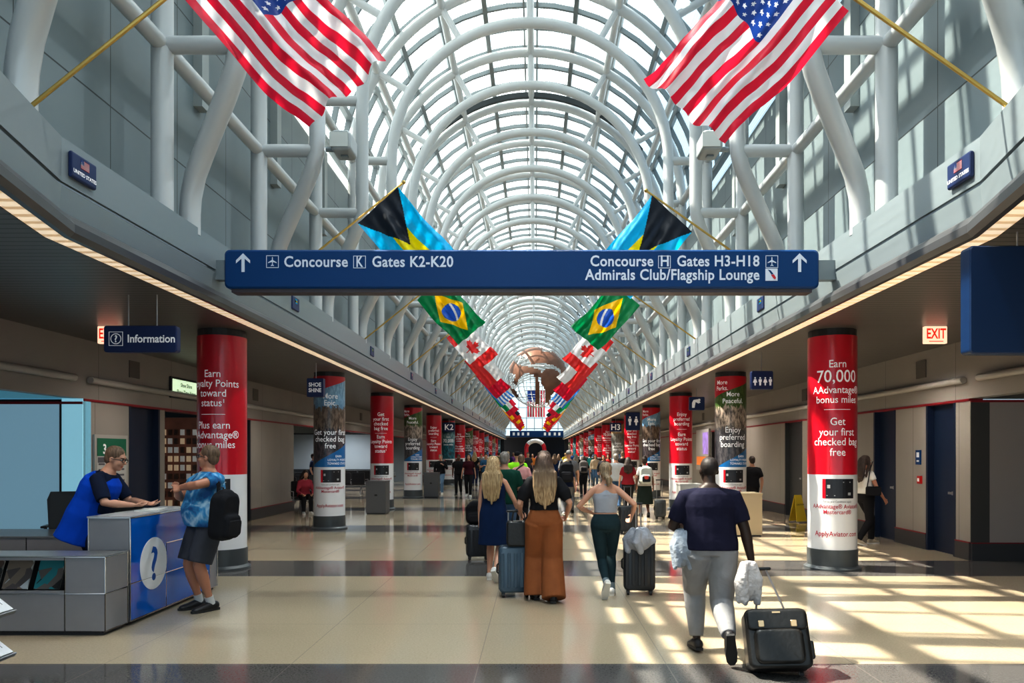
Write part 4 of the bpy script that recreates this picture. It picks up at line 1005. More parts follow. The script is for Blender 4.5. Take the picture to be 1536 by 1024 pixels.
def suitcase(label, at, w, h, d, m, yaw=0, tilt=0, handle=.42, ribs=5, group=None, extra=None, soft=False, rods=.07):
    t = thing('suitcase', label, 'suitcase', at, yaw, group); t.rotation_euler = (R(tilt), 0, R(yaw))
    g = G().rbox(-w / 2, w / 2, -d / 2, d / 2, .06, h, .05)
    obj('shell', g, m, t, smooth=True)
    if not soft:
        for i in range(ribs):
            x = -w / 2 + w * (i + .5) / ribs; obj('rib', G().rbox(x - w / ribs * .26, x + w / ribs * .26, -d / 2 - .008, -d / 2 + .01, .12, h - .07, .012), m, t)
    obj('zip_band', G().rbox(-w / 2 - .004, w / 2 + .004, -.012, .012, .056, h + .004, .052), M_BLACK, t)
    obj('side_handle', G().tube([(-w / 2 - .0, 0, h * .45), (-w / 2 - .02, 0, h * .48), (-w / 2 - .02, 0, h * .62), (-w / 2, 0, h * .65)], .01, 8), M_BLACK, t)
    for x in (-1, 1):
        for y in (-1, 1):
            wh = obj('wheel', G().tube([(x * (w / 2 - .05) - .014, y * (d / 2 - .04), .028), (x * (w / 2 - .05) + .014, y * (d / 2 - .04), .028)], .028, 14), M_BLACK, t, smooth=True)
            obj('caster', G().box(x * (w / 2 - .05) - .02, x * (w / 2 - .05) + .02, y * (d / 2 - .04) - .018, y * (d / 2 - .04) + .018, .035, .075), M_BLACK, wh)
    if handle:
        hd = obj('trolley_handle', G().tube([(-rods, d / 2 - .03, h - .02), (-rods, d / 2 - .03, h + handle)], .008, 8).tube([(rods, d / 2 - .03, h - .02), (rods, d / 2 - .03, h + handle)], .008, 8), M_STEEL if handle < .9 else M_BLACK, t)
        obj('grip', G().tube([(-rods - .012, d / 2 - .03, h + handle), (rods + .012, d / 2 - .03, h + handle)], .014, 10, roundcap=True), M_BLACK, hd)
    return t
def backpack(label, at, yaw, m, w=.30, h=.45, d=.17, cat='backpack', straps=True, mark=None, tilt=0, sz=.19):
    t = thing('backpack', label, cat, at, yaw); t.rotation_euler = (R(tilt), 0, R(yaw))
    g = G(); g.rbox(-w / 2, w / 2, -d, 0, 0, h, .09).rbox(-w * .38, w * .38, -d - .05, -d + .03, .03, h * .55, .05).ell((0, -d * .5, h - .05), (w * .40, d * .5, .09))
    obj('bag', remesh(g, .01, 4, 'bag'), m, t)
    obj('front_pocket', G().rbox(-w * .33, w * .33, -d - .064, -d - .04, .06, h * .45, .03), MATS.get('pocket') or fabric('pocket', (.02, .02, .024)), t)
    g = G()
    if straps:
        for s in (-1, 1): g.tube([(s * w * .28, -.02, h - .04), (s * w * .32, .03, h + .05), (s * w * .36, .16, h + .02), (s * w * .42, .245, h * .6), (s * w * .48, .16, .12), (s * w * .44, -.01, .04)], (.022, .007), 8, side=(1, 0, 0))
        obj('strap', g, MATS.get('strap') or fabric('strap', (.012, .012, .014)), t)
    obj('top_loop', G().tube([(-.04, -.03, h - .01), (-.03, -.03, h + .04), (.03, -.03, h + .04), (.04, -.03, h - .01)], .008, 8), M_BLACK, t)
    if mark: obj('patch', G().ell((0, -d - .06, h * .38), (.07, .008, .05)), mark, t)
    return t
def cloth_drape(name, label, at, m, rx, ry, rz, cat='cloth', seed=1, yaw=0):
    rnd = random.Random(seed); g = G(); g.ell((0, 0, 0), (rx, ry, rz))
    for i in range(9):
        a = rnd.uniform(0, 6.28); g.tube([(rx * .5 * math.cos(a), ry * .7 * math.sin(a), rz * .8), (rx * .95 * math.cos(a), ry * 1.0 * math.sin(a), rnd.uniform(-.2, .2) * rz), (rx * .85 * math.cos(a + .3), ry * .9 * math.sin(a + .3), -rz * rnd.uniform(.8, 1.05))], [rx * .25, rx * .36, rx * .26], 8, roundcap=True)
    o = obj(name, remesh(g, .01, 2, name), m); o.location = at; o.rotation_euler = (0, 0, R(yaw)); return tag(o, label, cat)

# --- man with the black trolley case (nearest)
P_ = person(None, 'broad shaved-headed man in navy T-shirt and light grey joggers walking away', (1.47, 6.20), H=1.70, yaw=-4, sex='m', wide=1.2, belly=.03, lean=4, skin='dark', vox=.009,
       ank=((-.09, .10, .10, 6), (.09, -.40, .24, 66)), hips=(.0, -.04, .885), hands=((-.20, .26, 1.06), (.36, -.06, .72)), poles=((-.55, -1, -.2), (.5, -1, 0)), head=(8, -2), hair='bald', hairm=mat('stubble', (.02, .013, .011), .6),
       top='shirt', topm=fabric('navy_tee', (.014, .014, .035)), sleeve=.22, hem=.90, legs='joggers', legm=fabric('grey_joggers', (.27, .27, .28), .9, 8), shoem=SHOEB, curl=1.1)
cloth_drape('jacket', 'pale grey jacket tucked under the arm of the man in the navy T-shirt', (1.24, 6.22, .90), fabric('grey_jacket', (.32, .36, .42), 1, 18), .085, .14, .17, 'jacket', 3)
hx_ = P_['M'] @ P_['arms'][1][2]
# soft black trolley
def leather_case():
    t = thing('suitcase', 'black leather trolley case with brass buckles, pulled by the man in joggers', 'suitcase', (1.86, 5.56, 0.0), -10); t.rotation_euler = (R(-24), R(-3), R(-8))
    m = mat('black_leather', (.016, .015, .014), .32, bump=.15, bscale=25)
    obj('shell', remesh(G().rbox(-.235, .235, -.12, .12, .05, .50, .05), .01, 3), m, t)
    obj('front_pocket', remesh(G().rbox(-.18, .18, -.165, -.10, .08, .34, .05), .01, 3), m, t)
    obj('flap', remesh(G().rbox(-.225, .225, -.145, -.10, .33, .49, .04), .01, 2), m, t)
    for x in (-.12, .12): obj('buckle', G().rbox(x - .022, x + .022, -.158, -.14, .35, .40, .008), mat('brass_buckle', (.7, .5, .3), .3, .8), t)
    obj('plaque', G().box(-.03, .03, -.149, -.143, .455, .468), MATS['brass_buckle'], t)
    obj('side_pocket', G().rbox(.22, .26, -.08, .06, .12, .26, .02), m, t)
    for x in (-.17, .17): obj('wheel', G().tube([(x - .015, .09, .03), (x + .015, .09, .03)], .032, 14), M_BLACK, t)
    hd = obj('trolley_handle', G().tube([(-.12, .08, .48), (-.06, .09, .86)], .008, 8).tube([(.12, .08, .48), (-.0, .09, .86)], .008, 8), M_STEEL, t)
    obj('grip', G().tube([(-.09, .09, .865), (.03, .09, .865)], .014, 10, roundcap=True), M_BLACK, hd)
leather_case()
cloth_drape('jacket', 'white cardigan hanging over the handle of the black leather trolley case', (1.70, 5.85, .68), fabric('white_knit', (.58, .55, .55), 1, 22), .09, .05, .17, 'cardigan', 5)

# --- woman in brown trousers
P_ = person(None, 'woman with long ombre hair, black cropped blouse and wide brown trousers', (.10, 8.45), H=1.73, yaw=3, sex='f', wide=1.05, lean=0, skin='light', vox=.010,
       ank=((-.09, .08, .09, 0), (.10, -.12, .09, 0)), hands=((-.26, .17, .98), (.27, .12, .96)), poles=((-.45, -1, -.2), (.45, -1, -.2)), hair='long', hairm=OMBRE,
       top='shirt', topm=BLACKF, sleeve=.24, puff=1.3, hem=1.03, legs='wide', legm=fabric('brown_trousers', (.29, .105, .04), .5, 6), shoem=SHOEB)
t = suitcase('blue-grey hard shell suitcase beside the woman in brown trousers', (-.245, 8.72, 0), .38, .60, .25, mat('case_blue', (.045, .085, .125), .35, coat=.3), yaw=6, handle=.40)
t = thing('tote_bag', 'black handbag standing on the blue-grey suitcase', 'bag', (-.20, 8.66, .60), 5)
obj('bag', remesh(G().rbox(-.14, .14, -.08, .08, 0, .30, .04), .01, 3), mat('black_leather', (.016, .015, .014), .32, bump=.15, bscale=25), t)
for s in (-1, 1): obj('bag_handle', G().tube([(-.08, s * .05, .28), (-.06, s * .05, .40), (0, s * .05, .44), (.06, s * .05, .40), (.08, s * .05, .28)], .007, 8), M_BLACK, t)
# --- woman in navy dress
person(None, 'blonde woman in sleeveless navy dress and white sneakers', (-.56, 9.85), H=1.68, yaw=-8, sex='f', wide=.98, lean=2, skin='light', vox=.010,
       ank=((-.06, .02, .085, 0), (.08, -.28, .17, 48)), hips=(0, 0, .88), hands=((-.20, .03, .79), (.34, .16, .86)), poles=((-.3, -1, 0), (.5, -1, 0)), head=(-38, 0), hair='long', hairm=BLOND,
       top='dress', topm=fabric('navy_dress', (.006, .022, .075)), shoem=SHOEW)
suitcase('small black wheeled case left of the woman in the navy dress', (-.92, 11.7, 0), .36, .56, .24, mat('case_black', (.02, .022, .026), .35), yaw=10, handle=.3)
backpack('black bag resting on the small case behind the navy dress', (-.96, 11.78, .56), 0, BLACKF, .3, .34, .14, 'bag', straps=False)
# --- woman in leggings
P_ = person(None, 'woman with blonde ponytail in grey crop top and dark green leggings', (.84, 8.75), H=1.62, yaw=0, sex='f', wide=1.03, lean=3, skin='light', vox=.009,
       ank=((-.02, -.30, .20, 55), (.08, .05, .085, 0)), hips=(0, 0, .875), hands=((-.17, .19, 1.02), (.34, .12, .98)), poles=((-1, -.7, 0), (.7, -.8, -.2)), hair='pony', hairm=hair_mat('hair_ash', (.20, .14, .09), (.45, .34, .22)),
       top='tank', topm=fabric('grey_crop', (.36, .38, .43), .2), hem=1.06, legs='leggings', legm=fabric('green_leggings', (.018, .04, .05), .1), shoem=SHOEW, sock=mat('sock_grey', (.16, .2, .22), .8))
suitcase('black ribbed hard case beside the woman in leggings', (1.25, 8.85, 0), .37, .66, .25, mat('case_black', (.02, .022, .026), .35), yaw=-4, handle=.42, rods=.03)
cloth_drape('sweater', 'light grey hooded sweater draped over the black ribbed case', (1.24, 8.76, .66), fabric('light_grey_knit', (.36, .38, .43), 1, 18), .16, .12, .14, 'sweater', 8)

# --- clerk and visitor
person(None, 'information clerk in bright blue tabard and glasses leaning on the counter', (-4.74, 8.0, .0), H=1.80, yaw=-82, sex='m', wide=1.08, belly=.06, lean=22, skin='light', vox=.009,
       ank=((-.12, -.05, .085, 0), (.12, .05, .085, 0)), hips=(0, -.12, .93), hands=((-.10, .42, 1.075), (.14, .36, 1.075)), poles=((-.6, -.8, -.5), (.8, -.5, -.4)), head=(-5, 8), hair='short', hairm=BROWN, glasses=True,
       top='vest', topm=fabric('blue_tabard', (.0, .07, .50), .5, 5), extra=fabric('navy_shirt', (.008, .015, .04)), legs='jeans', legm=fabric('navy_trousers', (.01, .015, .04)), shoem=SHOEB, curl=.5)
def tie_dye():
    m = mat('tie_dye', (.1, .3, .5), .8); N, L, p = nodes_of(m); tc = N.new('ShaderNodeTexCoord'); n = N.new('ShaderNodeTexNoise'); n.inputs['Scale'].default_value = 6; n.inputs['Detail'].default_value = 5; n.inputs['Distortion'].default_value = 1.5
    L.new(tc.outputs['Object'], n.inputs[0]); r = N.new('ShaderNodeValToRGB'); e = r.color_ramp.elements; e[0].position = .36; e[0].color = (.01, .09, .26, 1); e[1].position = .66; e[1].color = (.42, .60, .72, 1); q = e.new(.5); q.color = (.03, .25, .50, 1)
    L.new(n.outputs[0], r.inputs[0]); L.new(r.outputs[0], p.inputs['Base Color']); return m
person(None, 'man in blue tie-dye shirt and dark shorts standing at the information desk', (-3.58, 7.98), H=1.79, yaw=138, sex='m', wide=1.18, belly=.08, lean=-3, skin='tan', vox=.009,
       ank=((-.10, .0, .085, 0), (.10, .03, .085, 0)), hands=((-.04, .27, 1.27), (.05, .27, 1.24)), poles=((-1, -.35, .15), (1, .0, -.9)), head=(-50, -4), hair='short', hairm=BROWN, glasses=True,
       top='loose', topm=tie_dye(), sleeve=.15, puff=1.2, hem=.86, legs='shorts', legm=fabric('slate_shorts', (.05, .055, .07)), shoem=SHOEB, sock=mat('sock_white', (.6, .6, .6), .9), curl=1.2)
t = backpack('black backpack slung on the shoulder of the man in the tie-dye shirt', (-3.37, 7.70, .80), 75, fabric('black_nylon', (.015, .016, .02), .5, 6), .30, .50, .18, straps=False, tilt=6)
obj('strap', G().tube([(-.02, -.02, .44), (.03, .03, .56), (.10, .14, .64), (.14, .22, .58)], [(.022, .007)] * 4, 8, side=(0, 1, 0)), fabric('strap', (.012, .012, .014)), t)

# --- woman at the right wall
person(None, 'woman in white top and black jeans walking along the right wall', (6.12, 13.6), H=1.68, yaw=-72, sex='f', skin='tan', vox=.012, ank=((-.07, .20, .085, 0), (.07, -.22, .11, 16)), hips=(0, 0, .88),
       hands=((-.22, -.12, .80), (.24, .22, .86)), hair='half', hairm=DKHAIR, top='shirt', topm=fabric('white_top', (.62, .62, .60)), sleeve=.12, hem=.98, legs='jeans', legm=BLACKF, shoem=(mat('shoe_cream', (.5, .44, .34), .6), SHOEW[1]))
t = thing('shoulder_bag', 'small black shoulder bag worn by the woman in the white top', 'bag', (6.16, 13.36, .92), -10)
obj('bag', remesh(G().rbox(-.13, .13, -.035, .035, 0, .17, .03), .01, 2), BLACKF, t); obj('strap', G().tube([(-.11, 0, .15), (-.04, .04, .50), (.02, .12, .62)], (.010, .004), 6), M_BLACK, t)

# --- walking crowd further off
def walker(label, px, feet, H, sex, topc, legc, hair, hairm, yaw=0, skin='light', vox=.018, top='shirt', legs='jeans', ph=0, sleeve=.2, wide=1., shoes=SHOEB, hands=None, face=False, **kw):
    d = F * EYE / (feet - VY); x = (px - VX) / F * d
    st = .18 * math.cos(ph)
    return person(None, label, (x, d), H=H, yaw=yaw, sex=sex, wide=wide, skin=skin, vox=vox, ank=((-.08, st, .085 + max(0, -st) * .3, max(0, -st) * 120), (.08, -st, .085 + max(0, st) * .3, max(0, st) * 120)), hips=(0, 0, .885),
           hands=hands or ((-.26, -st * .7, .82), (.26, st * .7, .82)), hair=hair, hairm=hairm, top=top, topm=fabric('cloth_%02x%02x%02x' % tuple(int(c * 255) for c in topc), topc), legs=legs, legm=fabric('cloth_%02x%02x%02x' % tuple(int(c * 255) for c in legc), legc),
           shoem=shoes, sleeve=sleeve, face=face, **kw), x, d
NV, BK, GY, WH, DN, KH = (.012, .02, .06), (.014, .014, .017), (.17, .17, .18), (.6, .6, .6), (.06, .12, .22), (.3, .24, .16)
walker('grey-haired man in dark green polo shirt beside the navy dress', 757, 838, 1.74, 'm', (.006, .055, .038), DN, 'short', GREY, 0, vox=.014, ph=.4, wide=1.1)
walker('woman in pale pink top carrying a dark shoulder bag', 782, 792, 1.68, 'f', (.62, .33, .33), BK, 'short', BROWN, -5, vox=.016, ph=1)
t = thing('shoulder_bag', 'dark bag on the hip of the woman in the pink top', 'bag', ((782 - VX) / F * 16.5 - .05, 16.2, .88), 0)
obj('bag', remesh(G().rbox(-.17, .17, -.06, .06, 0, .24, .03), .015, 2), BLACKF, t); obj('strap', G().tube([(-.13, 0, .22), (-.05, .03, .45), (.12, .03, .58)], (.016, .004), 6), M_BLACK, t)
walker('worker in lime yellow safety vest and dark cap', 776, 776, 1.76, 'm', (.32, .80, .03), NV, 'cap', BLACKF, 0, ph=2, wide=1.1)
walker('tall man in grey T-shirt and grey cap', 853, 768, 1.80, 'm', (.15, .15, .16), (.10, .10, .11), 'cap', fabric('cap_grey', (.2, .2, .2)), 0, ph=.2, wide=1.1)
_, x, d = walker('blonde person with a large black backpack and grey trousers', 849, 775, 1.56, 'f', NV, GY, 'short', hair_mat('hair_pale', (.5, .36, .18), (.75, .62, .4)), 0, ph=3, shoes=SHOEW, wide=1.1)
backpack('large black backpack worn by the blonde person in grey trousers', (x, d - .11, .93), 0, MATS['black_nylon'], .36, .50, .22)
_, x, d = walker('dark-haired person in black with a grey backpack', 875, 745, 1.62, 'f', BK, BK, 'half', DKHAIR, 0, ph=2)
backpack('grey backpack worn by the person dressed in black', (x, d - .11, .93), 0, fabric('grey_nylon', (.13, .12, .12)), .33, .45, .18)
_, x, d = walker('woman in patterned long skirt with a white backpack', 967, 775, 1.62, 'f', (.45, .42, .40), (.02, .03, .025), 'bun', DKHAIR, 2, ph=.6, skin='brown', legs='skirt', vox=.015)
backpack('white and grey backpack with a red patch, above the patterned skirt', (x, d - .10, .88), 0, fabric('pale_nylon', (.45, .47, .45)), .32, .45, .17, mark=mat('patch_red', (.6, .06, .04), .6))
suitcase('narrow dark grey suitcase right of the patterned skirt', ((990 - VX) / F * 18.9, 18.9, 0), .27, .50, .25, mat('case_slate', (.05, .055, .06), .4), handle=.5, ribs=3)
walker('person in white and grey striped shirt beyond the ponytail woman', 924, 765, 1.70, 'm', (.55, .56, .57), DN, 'short', GREY, 0, ph=1, wide=1.1)
_, x, d = walker('person in dark red top behind the striped shirt', 942, 770, 1.60, 'f', (.28, .02, .03), BK, 'half', DKHAIR, -5, ph=2)
suitcase('black suitcase rolling behind the ponytail woman', ((942 - VX) / F * 15.5, 15.5, 0), .38, .58, .25, MATS['case_black'], handle=.4)
# coming towards the viewer
walker('woman in dark maroon top and black trousers walking towards the viewer', 703, 745, 1.68, 'f', (.055, .008, .016), BK, 'long', DKHAIR, 180, ph=.3, face=True, vox=.015, shoes=SHOEW)
walker('man dressed all in black walking towards the viewer', 688, 742, 1.66, 'm', BK, BK, 'short', DKHAIR, 180, skin='brown', ph=2.6, face=True, vox=.015)
walker('person in black jacket and ripped blue jeans walking towards the viewer', 661, 741, 1.66, 'm', BK, (.16, .26, .38), 'short', GREY, 180, ph=.2, face=True, vox=.015, sleeve=.5, shoes=SHOEW, hands=((-.12, .22, 1.25), (.26, 0, .82)))
walker('person in blue shirt holding a phone near the left columns', 729, 738, 1.70, 'm', (.04, .13, .24), BK, 'short', DKHAIR, 180, ph=1, hands=((-.1, .28, 1.15), (.1, .3, 1.15)))
rnd = random.Random(11)
crowd = [(712, 728, 'black jacket', BK), (722, 722, 'grey hoodie', GY), (738, 724, 'white shirt', WH), (748, 718, 'olive jacket', (.1, .11, .05)), (762, 726, 'navy polo', NV), (792, 727, 'charcoal sweater', (.06, .06, .07)), (799, 716, 'orange shirt', (.6, .2, .04)),
         (812, 732, 'navy blazer', (.01, .015, .05)), (823, 720, 'sand coloured jacket', KH), (832, 734, 'dark blue T-shirt', (.01, .03, .1)), (838, 716, 'light blue blouse', (.3, .45, .6)), (864, 727, 'black coat', BK), (886, 722, 'teal shirt', (.02, .2, .2)), (893, 728, 'beige sweater', (.4, .33, .25)),
         (905, 735, 'dark coat', (.03, .03, .035)), (912, 724, 'red jacket', (.5, .03, .03)), (934, 738, 'black T-shirt', BK), (952, 732, 'grey cardigan', (.25, .25, .26)), (770, 716, 'purple top', (.15, .05, .2)), (782, 713, 'green jacket', (.03, .15, .05)), (848, 712, 'yellow shirt', (.6, .45, .05)), (858, 710, 'blue jacket', (.03, .1, .3)), (735, 712, 'brown coat', (.15, .07, .03)), (808, 709, 'pink shirt', (.6, .25, .3))]
for i, (px, fy, nm, c) in enumerate(crowd):
    hm, hn = [(DKHAIR, 'dark-haired'), (BROWN, 'brown-haired'), (GREY, 'grey-haired'), (BLOND, 'blonde')][rnd.choice([0, 1, 2, 3, 0, 1])]
    far_ = fy < 722
    walker('%s distant walker in %s among the crowd' % (hn, nm), px, fy, rnd.uniform(1.6, 1.8), rnd.choice('mf'), c, rnd.choice([BK, DN, GY, NV]), rnd.choice(['short', 'half', 'short', 'curly']), hm, rnd.choice([0, 0, 0, 180]), ph=rnd.uniform(0, 6), vox=.03 if far_ else .024, skin=rnd.choice(['light', 'tan', 'brown', 'light']), sleeve=rnd.choice([.2, .5]))
# seated travellers in the left waiting area, person behind the right bin
person(None, 'traveller in pinkish red top seated in the left waiting area', (-6.5, 20.6, -.42), H=1.65, yaw=-150, sex='f', vox=.02, hips=(0, 0, .93), lean=18, ank=((-.1, .42, .51, 0), (.1, .42, .51, 0)), kneep=(0, .3, 1), hands=((-.14, .42, 1.0), (.14, .42, 1.0)), hair='half', hairm=DKHAIR, top='shirt', topm=fabric('rose_cloth', (.40, .05, .08)), sleeve=.5, legs='jeans', legm=BLACKF, shoem=SHOEW, face=False)
walker('person in black half hidden by the MORE PEACEFUL column', 1128, 782, 1.64, 'm', BK, BK, 'short', DKHAIR, 0, ph=1, vox=.02)
walker('person in dark blue seen inside the left shops', 470, 745, 1.7, 'm', NV, BK, 'short', DKHAIR, -90, ph=1, vox=.025)

# ------------------------------------------------------------------ information desk
M_DK = mat('desk_grey', (.29, .29, .31), .4, .2, var=.03); M_DKT = mat('desk_top', (.26, .27, .28), .3, .3); M_BLU = mat('desk_blue', (.0, .13, .56), .12, coat=.8, var=.15, vscale=1.2); CH = mat('chrome', (.75, .75, .77), .12, 1.)
def chrome_edges(boxes, r=.008):
    g = G()
    for x0, x1, y0, y1, z0, z1 in boxes:
        for a, b in (((x0, y0, z0), (x1, y0, z0)), ((x0, y1, z0), (x1, y1, z0)), ((x0, y0, z1), (x1, y0, z1)), ((x0, y1, z1), (x1, y1, z1)), ((x0, y0, z0), (x0, y1, z0)), ((x1, y0, z0), (x1, y1, z0)), ((x0, y0, z1), (x0, y1, z1)), ((x1, y0, z1), (x1, y1, z1)), ((x0, y0, z0), (x0, y0, z1)), ((x1, y0, z0), (x1, y0, z1)), ((x0, y1, z0), (x0, y1, z1)), ((x1, y1, z0), (x1, y1, z1))): g.tube([a, b], r, 6)
    return g
XF = -4.0
t = thing('counter', 'high grey information counter with glossy blue front and white question mark', 'counter', (XF, 7.9, 0))
o = Vector((XF, 7.9, 0))
def bx(*b): return [b[0] - o.x, b[1] - o.x, b[2] - o.y, b[3] - o.y, b[4], b[5]]
hb = bx(XF - .40, XF, 7.22, 8.62, .04, 1.06); lb = bx(XF - .40, XF, 8.62, 9.2, .04, .73)
obj('carcass', G().box(*hb).box(*lb), M_DK, t); obj('counter_top', G().box(hb[0] - .01, hb[1] + .01, hb[2] - .01, hb[3] + .01, 1.06, 1.075).box(lb[0], lb[1] + .01, lb[2], lb[3] + .01, .73, .745), mat('top_pale', (.45, .47, .5), .25), t)
obj('blue_panel', G().box(hb[1], hb[1] + .012, hb[2] + .01, hb[3] - .01, .05, 1.05).box(hb[1], hb[1] + .012, lb[2], lb[2] + .36, .05, .72), M_BLU, t)
obj('chrome_frame', chrome_edges([bx(XF - .40, XF + .012, 7.22, 8.62, .04, 1.06), bx(XF - .40, XF + .012, 7.22, 8.62, .04, .41), bx(XF - .40, XF + .012, 7.92, 8.62, .04, .73), bx(XF - .40, XF + .012, 8.62, 9.2, .04, .73), bx(XF - .40, XF + .012, 8.62, 8.98, .04, .41)], .006), CH, t)
Mq = Matrix.Translation((hb[1] + .014, 7.66 - o.y, .55)) @ Matrix.Rotation(R(90), 4, 'Z') @ Matrix.Rotation(R(90), 4, 'X')
obj('white_disc', G().prism([(.27 * math.cos(R(a)), .27 * math.sin(R(a))) for a in range(0, 360, 8)], Mq, .003), mat('disc_white', (.8, .82, .85), .3), t)
text('?', .48, mat('mark_blue', (.0, .08, .35), .4), Mq @ Matrix.Translation((0, -.165, .005)), t, bold=.02, name='question_mark')
obj('kick', G().box(hb[0] + .03, hb[1] - .03, hb[2] + .03, lb[3] - .03, 0, .04), M_DARK, t)
text('information', .055, M_TXW, Matrix.Translation((hb[1] + .016, 8.80 - o.y, .25)) @ Matrix.Rotation(R(90), 4, 'Z') @ Matrix.Rotation(R(90), 4, 'X'), t, bold=.02)
t = thing('display_cabinet', 'low grey modular cabinet with an open magazine shelf in front of the desk', 'cabinet', (-5.2, 7.0, 0)); o = Vector((-5.2, 7.0, 0))
cb = bx(-4.37, XF, 6.82, 7.195, .04, .73)
sh = bx(-6.4, -4.38, 6.82, 7.195, .04, .36)
obj('carcass', G().box(*cb).box(*sh).box(sh[0], sh[1], sh[3] - .04, sh[3], .36, .73).box(sh[0], sh[1], sh[2], sh[3], .70, .73), M_DK, t)
obj('cabinet_top', G().box(sh[0], cb[1] + .005, cb[2] - .005, cb[3], .73, .742), M_DKT, t)
obj('shelf_lip', G().box(sh[0], sh[1], sh[2], sh[2] + .01, .36, .42), M_DK, t)
obj('inner_dark', G().box(sh[0], sh[1], sh[3] - .06, sh[3] - .04, .36, .70), M_DARK, t)
obj('chrome_frame', chrome_edges([bx(-4.375, XF, 6.82, 7.195, .04, .73), bx(-4.375, XF, 6.82, 7.195, .04, .39), bx(-6.4, -4.375, 6.82, 7.195, .04, .73), bx(-5.1, -4.375, 6.82, 7.195, .04, .39)], .006), CH, t)
obj('kick', G().box(sh[0], cb[1] - .03, cb[2] + .03, cb[3] - .03, 0, .04), M_DARK, t)
mags = [(-4.58, 'magazine with a teal and black cover, rightmost on the shelf', [(.02, .02, .02), (.03, .25, .28), (.15, .13, .12), (.4, .4, .38)]), (-4.88, 'magazine with a pale grey photo cover on the shelf', [(.55, .58, .6), (.25, .2, .16), (.12, .1, .1), (.6, .62, .6)]), (-5.16, 'dark magazine leftmost on the shelf', [(.03, .03, .035), (.15, .1, .08), (.05, .05, .05), (.3, .28, .26)])]
for x, lab, c in mags:
    m = thing('magazine', lab, 'magazine', (x, 6.87, .425), 0, 'magazines on the open shelf'); m.rotation_euler = (R(-22), 0, 0)
    obj('pages', G().box(-.115, .115, .002, .016, 0, .27), mat('paper', (.7, .7, .68), .7), m); obj('cover', G().box(-.12, .12, -.003, .003, 0, .275), poster_mat('cover_%d' % int(-x * 100), c, 9), m)
t = thing('back_desk', 'low grey desk unit behind the clerk', 'desk', (-5.8, 9.0, 0)); o = Vector((-5.8, 9.0, 0))
obj('carcass', G().box(*bx(-7.4, -5.22, 8.5, 9.0, .04, .72)), M_DK, t); obj('desk_top', G().box(*bx(-7.42, -5.2, 8.48, 9.3, .72, .735)), M_DKT, t)
obj('chrome_frame', chrome_edges([bx(a, b, 8.5, 9.0, .40, .72) for a, b in ((-5.9, -5.22), (-6.6, -5.9), (-7.4, -6.6))], .006), CH, t); obj('kick', G().box(*bx(-7.3, -5.3, 8.55, 8.95, 0, .04)), M_DARK, t)
obj('floor_cable_box', G().box(*bx(-5.2, -5.02, 8.9, 9.1, .0, .45)), M_BLACK, t)
# office chair
t = thing('office_chair', 'black mesh office chair with armrests behind the desk', 'chair', (-6.15, 9.75, 0), 200)
obj('seat', remesh(G().rbox(-.25, .25, -.24, .26, .46, .54, .04), .015, 2), M_BLACK, t)
obj('backrest', G().loft([[Vector((x, .27 + .05 * math.cos(z * 3), z)) for x, z in ((-.20, .62), (.20, .62), (.23, 1.1), (.19, 1.2), (-.19, 1.2), (-.23, 1.1))], [Vector((x, .31 + .05 * math.cos(z * 3), z)) for x, z in ((-.20, .62), (.20, .62), (.23, 1.1), (.19, 1.2), (-.19, 1.2), (-.23, 1.1))]]), mat('mesh_dark', (.03, .035, .04), .6), t)
obj('back_post', G().tube([(0, .2, .46), (0, .34, .6), (0, .34, .9)], .025, 8), M_BLACK, t)
for s in (-1, 1): obj('armrest', G().tube([(s * .26, .05, .5), (s * .30, .05, .72)], .02, 8).rbox(s * .30 - .035, s * .30 + .035, -.14, .14, .72, .75, .012), M_BLACK, t)
obj('column', G().tube([(0, 0, .08), (0, 0, .46)], .03, 10), M_BLACK, t)
for i in range(5):
    a = R(72 * i); l = obj('base_arm', G().tube([(0, 0, .1), (.3 * math.cos(a), .3 * math.sin(a), .07)], [.025, .018], 8), M_BLACK, t); obj('caster', G().ell((.3 * math.cos(a), .3 * math.sin(a), .03), (.03, .03, .03)), M_BLACK, l)
t = thing('office_chair', 'second black chair mostly hidden behind the clerk', 'chair', (-5.95, 11.0, 0), 180)
obj('seat', remesh(G().rbox(-.25, .25, -.24, .26, .46, .54, .04), .02, 2), M_BLACK, t); obj('backrest', G().rbox(-.22, .22, .24, .28, .6, 1.02, .05), MATS['mesh_dark'], t); obj('column', G().tube([(0, 0, .03), (0, 0, .46)], .03, 10).box(-.25, .25, -.03, .03, 0, .06).box(-.03, .03, -.25, .25, 0, .06), M_BLACK, t)
# papers on the counter
pp = obj('leaflet', G().box(-.12, .12, -.17, .17, 0, .012), mat('paper', (.7, .7, .68), .7)); pp.location = (-4.2, 8.02, 1.076); pp.rotation_euler = (0, 0, .2); tag(pp, 'white papers lying on the counter under the clerk\'s hands', 'papers')
